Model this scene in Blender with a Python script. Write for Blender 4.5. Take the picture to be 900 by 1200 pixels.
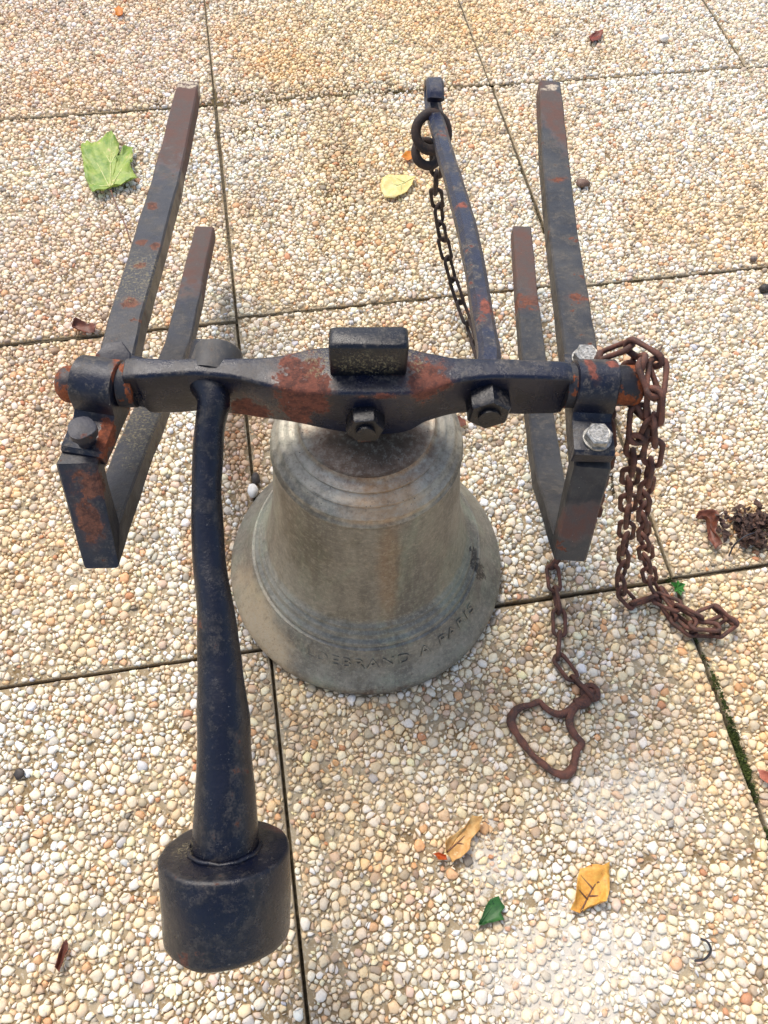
import bpy, math, random
import numpy as np
from mathutils import Vector, Matrix, Euler, noise

random.seed(7); rng = np.random.default_rng(11)
SC = bpy.context.scene
COL = SC.collection
for o in list(bpy.data.objects): bpy.data.objects.remove(o)

# ------------------------------------------------------------------ camera, light
cd = bpy.data.cameras.new('camera'); cam = bpy.data.objects.new('camera', cd); COL.objects.link(cam)
cam.location = (0.05398, -0.30531, 0.87098)
cam.rotation_euler = (0.49412, -0.03443, -0.1651)
cd.sensor_fit = 'VERTICAL'; cd.sensor_height = 24.0; cd.sensor_width = 18.0
cd.lens = 909.578 / 1200 * 24.0
cd.clip_start = 0.01; cd.clip_end = 500
SC.camera = cam

SUN_EL, SUN_AZ = math.radians(57), math.radians(-22)      # azimuth from +Y towards +X
w = bpy.data.worlds.new('World'); SC.world = w; w.use_nodes = True
nt = w.node_tree; nt.nodes.clear()
out = nt.nodes.new('ShaderNodeOutputWorld'); bg = nt.nodes.new('ShaderNodeBackground')
sky = nt.nodes.new('ShaderNodeTexSky'); sky.sky_type = 'NISHITA'; sky.sun_disc = False
sky.sun_elevation = SUN_EL; sky.sun_rotation = SUN_AZ
sky.air_density = 1.0; sky.dust_density = 3.0; sky.ozone_density = 1.0
hs = nt.nodes.new('ShaderNodeHueSaturation'); hs.inputs['Saturation'].default_value = 0.85
nt.links.new(sky.outputs[0], hs.inputs['Color']); nt.links.new(hs.outputs[0], bg.inputs[0])
bg.inputs[1].default_value = 0.15
nt.links.new(bg.outputs[0], out.inputs[0])
sd = bpy.data.lights.new('sun', 'SUN'); sun = bpy.data.objects.new('sun', sd); COL.objects.link(sun)
sd.energy = 1.5; sd.angle = math.radians(18); sd.color = (1.0, 0.93, 0.82)
sun.rotation_euler = Vector((math.sin(SUN_AZ) * math.cos(SUN_EL), math.cos(SUN_AZ) * math.cos(SUN_EL), math.sin(SUN_EL))).to_track_quat('Z', 'Y').to_euler()
SC.view_settings.view_transform = 'Standard'; SC.view_settings.look = 'None'
SC.view_settings.exposure = 0.74; SC.view_settings.gamma = 1.0
SC.cycles.max_bounces = 6

# ------------------------------------------------------------------ helpers
def S(r, g, b):                                            # sRGB 0..255 to linear
    f = lambda c: (c / 255 / 12.92) if c <= 10 else ((c / 255 + 0.055) / 1.055) ** 2.4
    return (f(r), f(g), f(b), 1)

class NT:
    def __init__(s, name):
        s.m = bpy.data.materials.new(name); s.m.use_nodes = True; s.t = s.m.node_tree
        s.t.nodes.clear(); s.o = s.n('OutputMaterial'); s.b = s.n('BsdfPrincipled')
        s.l(s.b.outputs[0], s.o.inputs[0])
    def n(s, k, **kw):
        x = s.t.nodes.new('ShaderNode' + k)
        for a, v in kw.items(): setattr(x, a, v)
        return x
    def l(s, a, b): s.t.links.new(a, b)
    def put(s, sock, v):
        if hasattr(v, 'is_linked') or isinstance(v, bpy.types.NodeSocket): s.l(v, sock)
        else: sock.default_value = v
    def coord(s): 
        if not hasattr(s, '_c'): s._c = s.n('TexCoord').outputs['Object']
        return s._c
    def noise(s, scale, detail=4, rough=.55, vec=None, dist=0, col=False, stretch=None):
        v = vec or s.coord()
        if stretch:
            mp = s.n('Mapping'); s.l(v, mp.inputs[0]); mp.inputs['Scale'].default_value = stretch; v = mp.outputs[0]
        x = s.n('TexNoise'); s.l(v, x.inputs['Vector']); x.inputs['Scale'].default_value = scale
        x.inputs['Detail'].default_value = detail; x.inputs['Roughness'].default_value = rough; x.inputs['Distortion'].default_value = dist
        return x.outputs['Color' if col else 'Fac']
    def vor(s, scale, feature='F1', out='Distance', vec=None):
        x = s.n('TexVoronoi', feature=feature); s.l(vec or s.coord(), x.inputs['Vector']); x.inputs['Scale'].default_value = scale
        return x.outputs[out]
    def step(s, v, a, b):                                   # smooth map a..b -> 0..1
        x = s.n('MapRange', interpolation_type='SMOOTHSTEP'); s.put(x.inputs[0], v)
        x.inputs[1].default_value = a; x.inputs[2].default_value = b; return x.outputs[0]
    def math(s, op, a, b=0.0, clamp=False):
        x = s.n('Math', operation=op, use_clamp=clamp); s.put(x.inputs[0], a); s.put(x.inputs[1], b); return x.outputs[0]
    def mix(s, f, a, b, mode='MIX'):
        x = s.n('Mix', data_type='RGBA', blend_type=mode); s.put(x.inputs[0], f); s.put(x.inputs[6], a); s.put(x.inputs[7], b); return x.outputs[2]
    def spots(s, pts, nz=None, soft=.3, amp=.5):
        """pts: (x, y, z, rx, ry, rz) ellipsoids in object space; ragged union mask."""
        nz = nz or s.noise(140, 5, .65)
        cur = None
        for p in pts:
            a = s.n('VectorMath', operation='SUBTRACT'); s.l(s.coord(), a.inputs[0]); a.inputs[1].default_value = p[:3]
            d = s.n('VectorMath', operation='DIVIDE'); s.l(a.outputs[0], d.inputs[0]); d.inputs[1].default_value = p[3:6]
            q = s.n('VectorMath', operation='LENGTH'); s.l(d.outputs[0], q.inputs[0])
            cur = q.outputs['Value'] if cur is None else s.math('MINIMUM', cur, q.outputs['Value'])
        v = s.math('ADD', cur, s.math('MULTIPLY', s.math('SUBTRACT', nz, .5), amp * 4))
        x = s.step(v, 1 + soft / 2, 1 - soft / 2); s._v = v
        return x
    def bump(s, h, strength=.4, dist=.001, prev=None):
        x = s.n('Bump'); s.l(h, x.inputs['Height']); x.inputs['Strength'].default_value = strength; x.inputs['Distance'].default_value = dist
        if prev: s.l(prev, x.inputs['Normal'])
        return x.outputs[0]

def mesh(name, V, F, mat, parent=None, smooth=35, loc=None, col=None):
    me = bpy.data.meshes.new(name); me.from_pydata([tuple(map(float, v)) for v in V], [], [tuple(int(i) for i in f) for f in F])
    me.validate(); me.update()
    if smooth is not None:
        me.polygons.foreach_set('use_smooth', [True] * len(me.polygons))
        if smooth < 180: me.set_sharp_from_angle(angle=math.radians(smooth))
    me.materials.append(mat)
    o = bpy.data.objects.new(name, me); COL.objects.link(o)
    if parent: o.parent = parent
    if loc: o.location = loc
    return o
def empty(name, loc=(0, 0, 0), rot=(0, 0, 0)):
    o = bpy.data.objects.new(name, None); COL.objects.link(o); o.location = loc; o.rotation_euler = rot; o.empty_display_size = .05
    return o
def tag(o, label=None, cat=None, group=None, kind=None):
    for k, v in (('label', label), ('category', cat), ('group', group), ('kind', kind)):
        if v: o[k] = v
    return o

class G:                                                     # small geometry bag
    def __init__(s): s.V = []; s.F = []
    def add(s, V, F):
        k = len(s.V); s.V += [tuple(v) for v in V]; s.F += [tuple(i + k for i in f) for f in F]; return s
    def loft(s, secs, cap=True, closed=False):
        n = len(secs[0]); k = len(s.V)
        for c in secs: s.V += [tuple(p) for p in c]
        m = len(secs)
        for i in range(m if closed else m - 1):
            a, b = k + i * n, k + ((i + 1) % m) * n
            for j in range(n): s.F.append((a + j, a + (j + 1) % n, b + (j + 1) % n, b + j))
        if cap and not closed:
            s.F.append(tuple(k + j for j in reversed(range(n)))); s.F.append(tuple(k + (m - 1) * n + j for j in range(n)))
        return s
    def tube(s, pts, r, n=10, closed=False, up=Vector((0, 0, 1)), squash=1.0):
        P = [Vector(p) for p in pts]; m = len(P); secs = []
        prev = None
        for i in range(m):
            if closed: t = P[(i + 1) % m] - P[i - 1]
            else: t = P[min(i + 1, m - 1)] - P[max(i - 1, 0)]
            t.normalize()
            if prev is None:
                a = t.cross(up); 
                if a.length < 1e-3: a = t.cross(Vector((1, 0, 0)))
            else: a = prev - t * prev.dot(t)
            a.normalize(); prev = a; b = t.cross(a)
            rr = r[i] if hasattr(r, '__len__') else r
            secs.append([P[i] + a * rr * math.cos(q) + b * rr * squash * math.sin(q) for q in [2 * math.pi * j / n for j in range(n)]])
        return s.loft(secs, True, closed)
    def obj(s, name, mat, parent=None, smooth=35, loc=None): return mesh(name, s.V, s.F, mat, parent, smooth, loc)

def smoothpath(pts, k=6):
    """Catmull-Rom resample."""
    P = [Vector(p) for p in pts]; P = [2 * P[0] - P[1]] + P + [2 * P[-1] - P[-2]]; o = []
    for i in range(1, len(P) - 2):
        for j in range(k):
            t = j / k; a, b, c, d = P[i - 1:i + 3]
            o.append(.5 * ((2 * b) + (c - a) * t + (2 * a - 5 * b + 4 * c - d) * t * t + (3 * b - a - 3 * c + d) * t ** 3))
    o.append(P[-2]); return o
def nz3(p, s, a): return a * (noise.noise(Vector(p) * s))

# ------------------------------------------------------------------ materials
def m_matrix():
    t = NT('cement_matrix'); geo = t.n('NewGeometry').outputs['Position']
    n1 = t.noise(3.2, 3, .5, geo); n2 = t.noise(260, 4, .7, geo); n3 = t.noise(28, 4, .6, geo)
    c = t.mix(t.step(n1, .38, .62), S(142, 122, 90), S(164, 150, 124))
    c = t.mix(t.step(n3, .45, .7), c, S(118, 96, 62))
    c = t.mix(t.step(n2, .5, .75), c, S(205, 196, 178))
    pt = None
    t._c = geo
    pt = t.spots([(0.2582, -0.3691, 0.0000, 0.1000, 0.0450, 0.1000), (0.3655, -0.2347, 0.0000, 0.0700, 0.0350, 0.1000), (0.2460, -0.4028, -0.0000, 0.0500, 0.0600, 0.1000), (0.2066, -0.2679, 0.0000, 0.0300, 0.0300, 0.1000)], t.noise(90, 5, .7), .4, 1.0)
    c = t.mix(t.math('MULTIPLY', pt, .8), c, S(208, 202, 190))
    c = t.mix(t.spots([(0.1922, 0.7696, 0.0000, 0.0300, 0.1100, 0.1000), (0.0659, 0.9267, 0.0000, 0.0900, 0.0300, 0.1000), (0.1046, 1.0218, 0.0000, 0.2500, 0.0300, 0.1000), (0.3794, 0.9957, 0.0000, 0.2000, 0.0180, 0.1000)], t.noise(30, 4, .6), .8, .5), c, S(92, 76, 42))
    t.l(c, t.b.inputs['Base Color']); t.b.inputs['Roughness'].default_value = .9
    t.l(t.bump(n2, .8, .0012), t.b.inputs['Normal'])
    return t.m
def m_pebble():
    t = NT('pebble_stone'); geo = t.n('NewGeometry').outputs['Position']
    a = t.n('Attribute', attribute_name='tone').outputs['Color']
    n1 = t.noise(2.6, 3, .55, geo); n2 = t.noise(330, 4, .6, geo); n3 = t.noise(900, 3, .6, geo)
    c = t.mix(t.math('MULTIPLY', t.step(n1, .42, .66), .55), a, S(255, 226, 176), 'MULTIPLY')
    c = t.mix(t.math('MULTIPLY', t.step(n2, .48, .75), .38), c, S(190, 150, 105), 'MULTIPLY')
    c = t.mix(t.math('MULTIPLY', t.step(n3, .6, .8), .3), c, S(120, 95, 70))
    c = t.mix(t.math('MULTIPLY', t.step(n3, .42, .25), .2), c, S(245, 240, 230))
    t._c = geo
    g1 = t.noise(30, 4, .6)
    c = t.mix(t.math('MULTIPLY', t.spots([(-0.2848, 1.1866, 0.0000, 0.3400, 0.2200, 0.1000), (-0.2629, 0.5254, 0.0000, 0.1600, 0.2800, 0.1000)], g1, .9, .4), .38), c, S(240, 204, 172), 'MULTIPLY')      # pinkish dirt
    c = t.mix(t.math('MULTIPLY', t.spots([(0.2389, 0.7955, -0.0000, 0.1400, 0.2200, 0.1000), (0.2824, 1.1797, 0.0000, 0.2500, 0.1800, 0.1000)], g1, .9, .4), .5), c, S(250, 226, 172), 'MULTIPLY')
    c = t.mix(t.math('MULTIPLY', t.spots([(0.1983, 0.8658, 0.0000, 0.0300, 0.1200, 0.1000), (0.0501, 0.7462, -0.0000, 0.0350, 0.0600, 0.1000), (0.1036, 1.0121, 0.0000, 0.2600, 0.0220, 0.1000)], t.noise(60, 4, .6), 1.6, .5), .28), c, S(170, 140, 90), 'MULTIPLY')
    c = t.mix(t.math('MULTIPLY', t.spots([(-0.0076, 0.2818, 0.0000, 0.0300, 0.0900, 0.1000), (-0.0611, 0.1372, 0.0000, 0.0300, 0.0600, 0.1000)], g1, .9, .3), .6), c, S(226, 170, 110), 'MULTIPLY')       # brown occlusion shade left of the bell, painted into the stones
    c = t.mix(t.math('MULTIPLY', t.spots([(0.2563, -0.3761, 0.0000, 0.1000, 0.0500, 0.1000), (0.3655, -0.2347, 0.0000, 0.0900, 0.0500, 0.1000)], t.noise(120, 5, .75), .5, 1.1), .28), c, S(220, 214, 202))              # cement bloom
    t.l(c, t.b.inputs['Base Color']); t.b.inputs['Roughness'].default_value = .62
    t.l(t.bump(n2, .35, .0008), t.b.inputs['Normal'])
    return t.m
def m_iron(name, spots=(), base=(15, 17, 27), dust=.5, rustn=.0, rust=(120, 62, 38), rough=.36, lichen=(), grey=0.0, specks=.6, pale=(), dull=()):
    t = NT(name); tc = t.coord()
    n1 = t.noise(45, 5, .6); n2 = t.noise(420, 3, .6); n3 = t.noise(160, 5, .7)
    c = t.mix(t.step(n1, .4, .65), S(*base), S(*[int(q * .72) for q in base]))
    if grey: c = t.mix(t.math('MULTIPLY', t.step(t.noise(22, 5, .65), .3, .7), grey), c, S(66, 64, 62))
    up = t.n('SeparateXYZ'); t.l(t.n('NewGeometry').outputs['Normal'], up.inputs[0])
    nf = t.noise(700, 3, .7); du = t.math('MULTIPLY', t.math('MULTIPLY', t.step(t.math('ADD', t.math('MULTIPLY', n3, .55), t.math('MULTIPLY', n1, .45)), .49, .60), t.step(nf, .36, .60)), t.math('MULTIPLY', t.step(up.outputs['Z'], .15, .8), dust))
    c = t.mix(du, c, S(112, 104, 94))
    rf = t.step(t.math('ADD', n1, t.math('MULTIPLY', n3, .35)), .86 - .25 * rustn, .9 - .25 * rustn) if rustn else None
    if spots:
        sp = t.spots(spots, t.noise(95, 8, .74), .22, .75); rf = sp if rf is None else t.math('MAXIMUM', rf, sp)
    rc = t.mix(t.step(n3, .35, .65), S(*rust), S(rust[0] * .62, rust[1] * .6, rust[2] * .62))
    rc = t.mix(t.math('MULTIPLY', t.step(t.noise(600, 2, .5), .55, .8), .5), rc, S(170, 98, 62))
    ro = t.math('ADD', rough - .10, t.math('MULTIPLY', t.math('ADD', du, t.math('MULTIPLY', t.step(n1, .35, .7), .35)), .5))
    if rf is not None:
        if spots: c = t.mix(t.math('MULTIPLY', t.step(t._v, 1.7, .9), .45), c, S(74, 50, 40))
        c = t.mix(rf, c, rc); ro = t.math('MAXIMUM', ro, t.math('MULTIPLY', rf, .82))
    if dull:
        df = t.spots(dull, t.noise(60, 5, .6), .5, .4); c = t.mix(t.math('MULTIPLY', df, .92), c, t.mix(t.step(t.noise(34, 6, .75), .38, .62), S(94, 64, 54), t.mix(nf, S(62, 54, 54), S(98, 84, 76)))); ro = t.math('MAXIMUM', ro, t.math('MULTIPLY', df, .8))
    if lichen:
        lf = t.math('MULTIPLY', t.spots(lichen, t.noise(60, 5, .6), .6, .5), t.math('MULTIPLY', t.step(t.noise(420, 4, .8), .5, .62), .75)); c = t.mix(lf, c, S(132, 122, 92)); ro = t.math('MAXIMUM', ro, t.math('MULTIPLY', lf, .9))
    if pale:
        pf = t.math('MULTIPLY', t.spots(pale, t.noise(60, 5, .6), .6, .5), t.step(t.noise(200, 4, .7), .42, .55)); c = t.mix(pf, c, S(186, 172, 150)); ro = t.math('MAXIMUM', ro, t.math('MULTIPLY', pf, .9))
    sk = t.math('MULTIPLY', t.math('MULTIPLY', t.step(t.noise(430, 4, .85), .64, .70), t.step(t.noise(48, 4, .65), .50, .62)), specks * .8)
    c = t.mix(sk, c, S(196, 192, 184))
    t.l(c, t.b.inputs['Base Color']); t.l(ro, t.b.inputs['Roughness'])
    t.b.inputs['Specular IOR Level'].default_value = .45
    h = t.math('ADD', t.math('MULTIPLY', n1, .8), t.math('MULTIPLY', n2, .25))
    b1 = t.bump(h, .45, .0016); b1 = t.bump(t.noise(190, 6, .8), .5, .0010, b1)
    if rf is not None: b1 = t.bump(t.math('SUBTRACT', 1.0, rf), .8, .0006, b1); b1 = t.bump(t.math('MULTIPLY', n3, rf), .8, .0012, b1)
    t.l(b1, t.b.inputs['Normal'])
    return t.m
def m_rust(name, a=(110, 68, 54), b=(68, 49, 43), c3=(150, 92, 62)):
    t = NT(name); n1 = t.noise(60, 5, .65); n3 = t.noise(500, 4, .7)
    r = t.n('ObjectInfo').outputs['Random']
    c = t.mix(t.step(n1, .38, .62), S(*a), S(*b)); c = t.mix(t.math('MULTIPLY', t.step(n3, .5, .72), .7), c, S(*c3))
    c = t.mix(t.math('MULTIPLY', r, .35), c, S(*b))
    t.l(c, t.b.inputs['Base Color']); t.b.inputs['Roughness'].default_value = .78
    t.l(t.bump(n3, .7, .0006), t.b.inputs['Normal']); return t.m
def m_plain(name, a, b, scale=60, rough=.6, bump=.3, metallic=0, bd=.0005):
    t = NT(name); n1 = t.noise(scale, 5, .6); c = t.mix(t.step(n1, .35, .65), S(*a), S(*b))
    t.l(c, t.b.inputs['Base Color']); t.b.inputs['Roughness'].default_value = rough; t.b.inputs['Metallic'].default_value = metallic
    t.l(t.bump(n1, bump, bd), t.b.inputs['Normal']); return t.m

MATRIX = m_matrix(); PEB = m_pebble()

# ------------------------------------------------------------------ ground and paving
def m_ground():
    t = NT('bedding_and_far_paving'); geo = t.n('NewGeometry').outputs['Position']; t._c = geo
    far = t.spots([(.4, .6, 0, 2.6, 2.6, 9)], t.noise(1, 0), .02, 0)
    v = t.n('TexVoronoi', feature='F1'); t.l(geo, v.inputs['Vector']); v.inputs['Scale'].default_value = 95
    n = t.n('SeparateColor'); t.l(v.outputs['Color'], n.inputs[0])
    pale = t.mix(n.outputs[0], S(226, 214, 190), S(196, 178, 150)); pale = t.mix(t.step(v.outputs['Distance'], .45, .7), pale, S(130, 112, 84))
    dirt = t.mix(t.noise(90, 5), S(34, 30, 24), S(62, 54, 42))
    t.l(t.mix(far, pale, dirt), t.b.inputs['Base Color']); t.b.inputs['Roughness'].default_value = .9; return t.m
SOIL = m_ground()
gr = mesh('ground', [(-60, -60, -.034), (60, -60, -.034), (60, 60, -.034), (-60, 60, -.034)], [(0, 1, 2, 3)], SOIL, None, None)
tag(gr, 'dark bedding soil under and between the paving slabs', None, None, 'structure')
HALF = .2486
def slab_mesh():
    g = G(); h = HALF; b = .0009
    secs = [[(sx * (h - i), sy * (h - i), z) for sx, sy in ((-1, -1), (1, -1), (1, 1), (-1, 1))] for i, z in ((0, -.034), (0, -.006), (b * .4, -.0042), (b, -.0036))]
    g.loft(secs); me = mesh('paving_slab', g.V, g.F, MATRIX, None, None); return me
proto_slab = slab_mesh()
PAL = np.array([S(*c)[:3] for c in [(238, 231, 216), (232, 222, 200), (243, 240, 234), (222, 208, 184), (208, 190, 162), (224, 198, 160), (210, 164, 120), (190, 132, 94),
      (196, 190, 178), (178, 172, 160), (160, 150, 134), (180, 160, 140), (208, 182, 162), (186, 190, 198), (134, 114, 96), (236, 222, 188), (112, 108, 104)]])
PW = np.array([20, 19, 10, 14, 7.5, 7, 2.6, .8, 7, 3.6, 2.2, 2.6, 2.4, .8, .8, 12, .25]); PW /= PW.sum()
def pebble_mesh(cx, cy, seed, name='pebbles'):
    r = np.random.default_rng(seed); sp = .0060
    nx = int(2 * HALF / sp) + 5; ny = int(2 * HALF / (sp * .866)) + 5
    I, J = np.meshgrid(np.arange(nx), np.arange(ny), indexing='ij')
    X = (I + .5 * (J % 2)) * sp - HALF - 2 * sp + r.normal(0, sp * .34, I.shape)
    Y = J * sp * .866 - HALF - 2 * sp + r.normal(0, sp * .34, I.shape)
    R = np.clip(sp * .5 * np.exp(r.normal(0, .48, I.shape)), sp * .2, sp * 1.15)
    ND = 9
    rot = r.uniform(0, np.pi, I.shape); asp = np.exp(r.uniform(0, .95, I.shape)); cap = R * 1.38 + sp * .20
    rad = np.empty(I.shape + (ND,)); 
    th = (np.arange(ND) * 2 * np.pi / ND)[None, None, :] + r.uniform(0, 6.28, I.shape)[..., None] + r.uniform(-.30, .30, I.shape + (ND,))
    ph = th - rot[..., None]
    ell = 1 / np.sqrt((np.cos(ph) / (cap * asp)[..., None]) ** 2 + (np.sin(ph) / (cap / asp)[..., None]) ** 2)
    inv = (1 / ell) ** 12
    pad = 3
    big = 9.
    def sh(A, di, dj):
        B = np.full((A.shape[0] + 2 * pad, A.shape[1] + 2 * pad), big); B[pad:-pad, pad:-pad] = A
        return B[pad + di:pad + di + A.shape[0], pad + dj:pad + dj + A.shape[1]]
    ct = np.cos(th); st = np.sin(th)
    def plane(nxv, nyv, d):
        nonlocal inv
        c = nxv[..., None] * ct + nyv[..., None] * st
        d = np.maximum(d, .0004)[..., None]
        q = np.where(c > .03, c / d, 0); inv += q ** 12
    for di in range(-3, 4):
        for dj in range(-3, 4):
            if di == 0 and dj == 0: continue
            x2 = sh(X, di, dj); y2 = sh(Y, di, dj); r2 = sh(np.where(X == X, R, 0), di, dj)
            dx = x2 - X; dy = y2 - Y; D = np.sqrt(dx * dx + dy * dy) + 1e-9
            ok = D < .04
            k = np.where(ok, (D * D + R * R - r2 * r2) / (2 * D), 1.)
            plane(dx / D, dy / D, np.clip(k, .0002, 1) - .00012)
    E = HALF - .0006
    for ax, sg in ((0, 1), (0, -1), (1, 1), (1, -1)):
        P = X if ax == 0 else Y
        o = np.ones_like(X) * sg; zz = np.zeros_like(X)
        plane(o if ax == 0 else zz, zz if ax == 0 else o, E - sg * P)
    rad = inv ** (-1 / 12)
    rad *= (1 + r.normal(0, .085, rad.shape))
    keep = (np.abs(X) < E - .001) & (np.abs(Y) < E - .001) & (rad.mean(-1) > sp * .13) & (r.uniform(0, 1, X.shape) < .965)
    X, Y, rad, R = X[keep], Y[keep], rad[keep], R[keep]; ct, st = ct[keep], st[keep]; n = len(X)
    mr = rad.mean(-1)
    top = np.clip(mr * r.uniform(.16, .32, n), .0005, .0015) - .0008
    # pebbles sunk in cement: bare patches
    wx, wy = X + cx, Y + cy
    sink = np.zeros(n)
    for px, py, rx, ry, a in PATCH:
        q = ((wx - px) / rx) ** 2 + ((wy - py) / ry) ** 2
        sink += a * np.exp(-q) 
    edge = np.minimum(E - np.abs(X), E - np.abs(Y)); sink += .35 * np.exp(-(edge / .006) ** 2)
    sunk = r.uniform(0, 1, n) < sink
    top = np.where(sunk, top * .2 - .0016, top); rad = np.where(sunk[:, None], rad * r.uniform(.45, .95, n)[:, None], rad)
    top = top - .0016 * np.clip(r.uniform(-1.2, 1, n), 0, 1)
    tx, ty = r.normal(0, .16, n), r.normal(0, .16, n)
    rings = ((1.0, -.0042, 0), (.95, 0, .60), (.72, 0, .94))
    V = np.zeros((n, ND * 3 + 1, 3)); base = -.0040
    for q, (f, dz, hz) in enumerate(rings):
        x = rad * ct * f; y = rad * st * f
        V[:, q * ND:(q + 1) * ND, 0] = X[:, None] + x; V[:, q * ND:(q + 1) * ND, 1] = Y[:, None] + y
        z = (base + dz * .4) * np.ones_like(x) if q == 0 else base + (top - base)[:, None] * hz + (tx[:, None] * x + ty[:, None] * y) * hz + r.normal(0, .00012, x.shape)
        V[:, q * ND:(q + 1) * ND, 2] = z
    V[:, -1, 0] = X; V[:, -1, 1] = Y; V[:, -1, 2] = top
    m = ND * 3 + 1
    f = []
    a = np.arange(ND); b = (a + 1) % ND
    quads = np.concatenate([np.stack([q * ND + a, q * ND + b, (q + 1) * ND + b, (q + 1) * ND + a], -1) for q in range(2)])
    tris = np.stack([2 * ND + a, 2 * ND + b, np.full(ND, 3 * ND)], -1)
    off = (np.arange(n) * m)[:, None, None]
    Q = (quads[None] + off).reshape(-1, 4); T = (tris[None] + off).reshape(-1, 3)
    me = bpy.data.meshes.new(name)
    me.vertices.add(n * m); me.vertices.foreach_set('co', V.reshape(-1).astype(np.float32))
    li = np.concatenate([Q.reshape(-1), T.reshape(-1)]).astype(np.int32)
    me.loops.add(len(li)); me.loops.foreach_set('vertex_index', li)
    ls = np.concatenate([np.arange(len(Q)) * 4, len(Q) * 4 + np.arange(len(T)) * 3]).astype(np.int32)
    me.polygons.add(len(ls)); me.polygons.foreach_set('loop_start', ls)
    me.polygons.foreach_set('use_smooth', np.ones(len(ls), bool))
    me.update(calc_edges=True)
    ci = r.choice(len(PAL), n, p=PW); c = PAL[ci] * np.exp(r.normal(0, .09, (n, 1))) * np.exp(r.normal(0, .02, (n, 3)))
    # the far slabs and the near left slab are weathered differently
    c = c * .86 + np.array([.70, .61, .45]) * .14
    c = np.clip(c, .01, .82)
    C = np.ones((n, m, 4), np.float32); C[:, :, :3] = c[:, None, :]
    at = me.color_attributes.new('tone', 'FLOAT_COLOR', 'POINT'); at.data.foreach_set('color', C.reshape(-1))
    me.materials.append(PEB); return me
PATCH = [(0.2582, -0.3691, 0.0850, 0.0350, 0.4200), (0.2460, -0.4028, 0.0450, 0.0500, 0.3600), (0.3655, -0.2347, 0.0550, 0.0300, 0.3000), (0.2066, -0.2679, 0.0300, 0.0300, 0.3500), (-0.2742, 0.0171, 0.0500, 0.0120, 0.5000), (0.5063, -0.0065, 0.0300, 0.0100, 0.6000)]
# nudges of single slabs, so that joints step a little as laid
NUDGE = {(-1, -1): (0, -.004, 0), (0, 0): (0, .0065, 0, .991), (0, -1): (.0005, .0065, .001), (1, 0): (.001, .0040, -.001, .976), (1, -1): (.002, .0085, .001), (-1, 0): (-.0005, -.0035, .001), (0, 1): (0.001, .0045, -.003, .996), (1, 1): (.002, -.0010, .0015), (-1, 1): (0, -.0005, 0)}
uniq = {}
def put_slab(i, j, pm, rz=0.0, first=False):
    o = proto_slab if first else proto_slab.copy()
    if not first: COL.objects.link(o)
    dx, dy, da, *sy = NUDGE.get((i, j), (random.uniform(-.001, .001), random.uniform(-.0015, .0015), random.uniform(-.003, .003)))
    o.parent = gr; o.location = (.25 + .5 * i + dx, .25 + .5 * j + dy, random.uniform(-.0006, .0004)); o.rotation_euler = (0, 0, rz + da)
    if sy: o.scale = (1, sy[0], 1)
    p = bpy.data.objects.new('pebbles', pm); COL.objects.link(p); p.parent = o; p['kind'] = 'stuff'
    return o
first = True
for j in (-1, 0, 1):
    for i in (-1, 0, 1):
        if (i, j) in ((1, -1), (-1, 1)): continue
        uniq[(i, j)] = pebble_mesh(.25 + .5 * i, .25 + .5 * j, 100 + 10 * (j + 1) + i)
        put_slab(i, j, uniq[(i, j)], 0, first); first = False
clean = [uniq[k] for k in ((-1, 0), (0, 0), (0, 1), (1, 1), (1, 0), (-1, 0))]
for j in range(-4, 7):
    for i in range(-5, 7):
        if (i, j) in uniq: continue
        put_slab(i, j, clean[(i * 5 + j * 3) % 6], math.pi / 2 * ((i + 2 * j) % 3 + 1))

# sand and dirt that half fills the joints
SAND = m_plain('joint_sand', (96, 84, 60), (60, 52, 38), 180, .95, .8, 0, .002)
g = G()
def strip(ax, c, a, b, f):
    n_ = int((b - a) / .003); L_ = []
    for i in range(n_ + 1):
        s_ = a + (b - a) * i / n_; row = []
        for k_ in (-1, 0, 1):
            p = (c + k_ * .006, s_) if ax == 0 else (s_, c + k_ * .006)
            q = noise.noise(Vector((p[0] * 30, p[1] * 30, 1.7))) + .5 * noise.noise(Vector((p[0] * 140, p[1] * 140, 4)))
            row.append((p[0], p[1], min(-.0044, -.0165 + .013 * f(s_) + .006 * q)))
        L_.append(row)
    k0 = len(g.V)
    for r_ in L_: g.V += r_
    for i in range(n_):
        for k_ in (0, 1): a_ = k0 + i * 3 + k_; g.F.append((a_, a_ + 3, a_ + 4, a_ + 1) if ax == 0 else (a_, a_ + 1, a_ + 4, a_ + 3))
for c_, f in ((0, lambda s: .1 if s < 0 else (.55 if s < .6 else .9)), (.5, lambda s: .45 if s < .1 else 1.0), (1.0, lambda s: 1.0)): strip(0, c_, -.75, 1.75, f)
for c_, f in ((-.5, lambda s: .5), (.0, lambda s: .35 if s < .5 else .8), (.5, lambda s: .8), (1.0, lambda s: 1.0), (1.5, lambda s: 1.0)): strip(1, c_ + .003, -.75, 1.75, f)
tag(g.obj('joint_sand', SAND, gr, 180), None, None, None, 'stuff')

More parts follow.
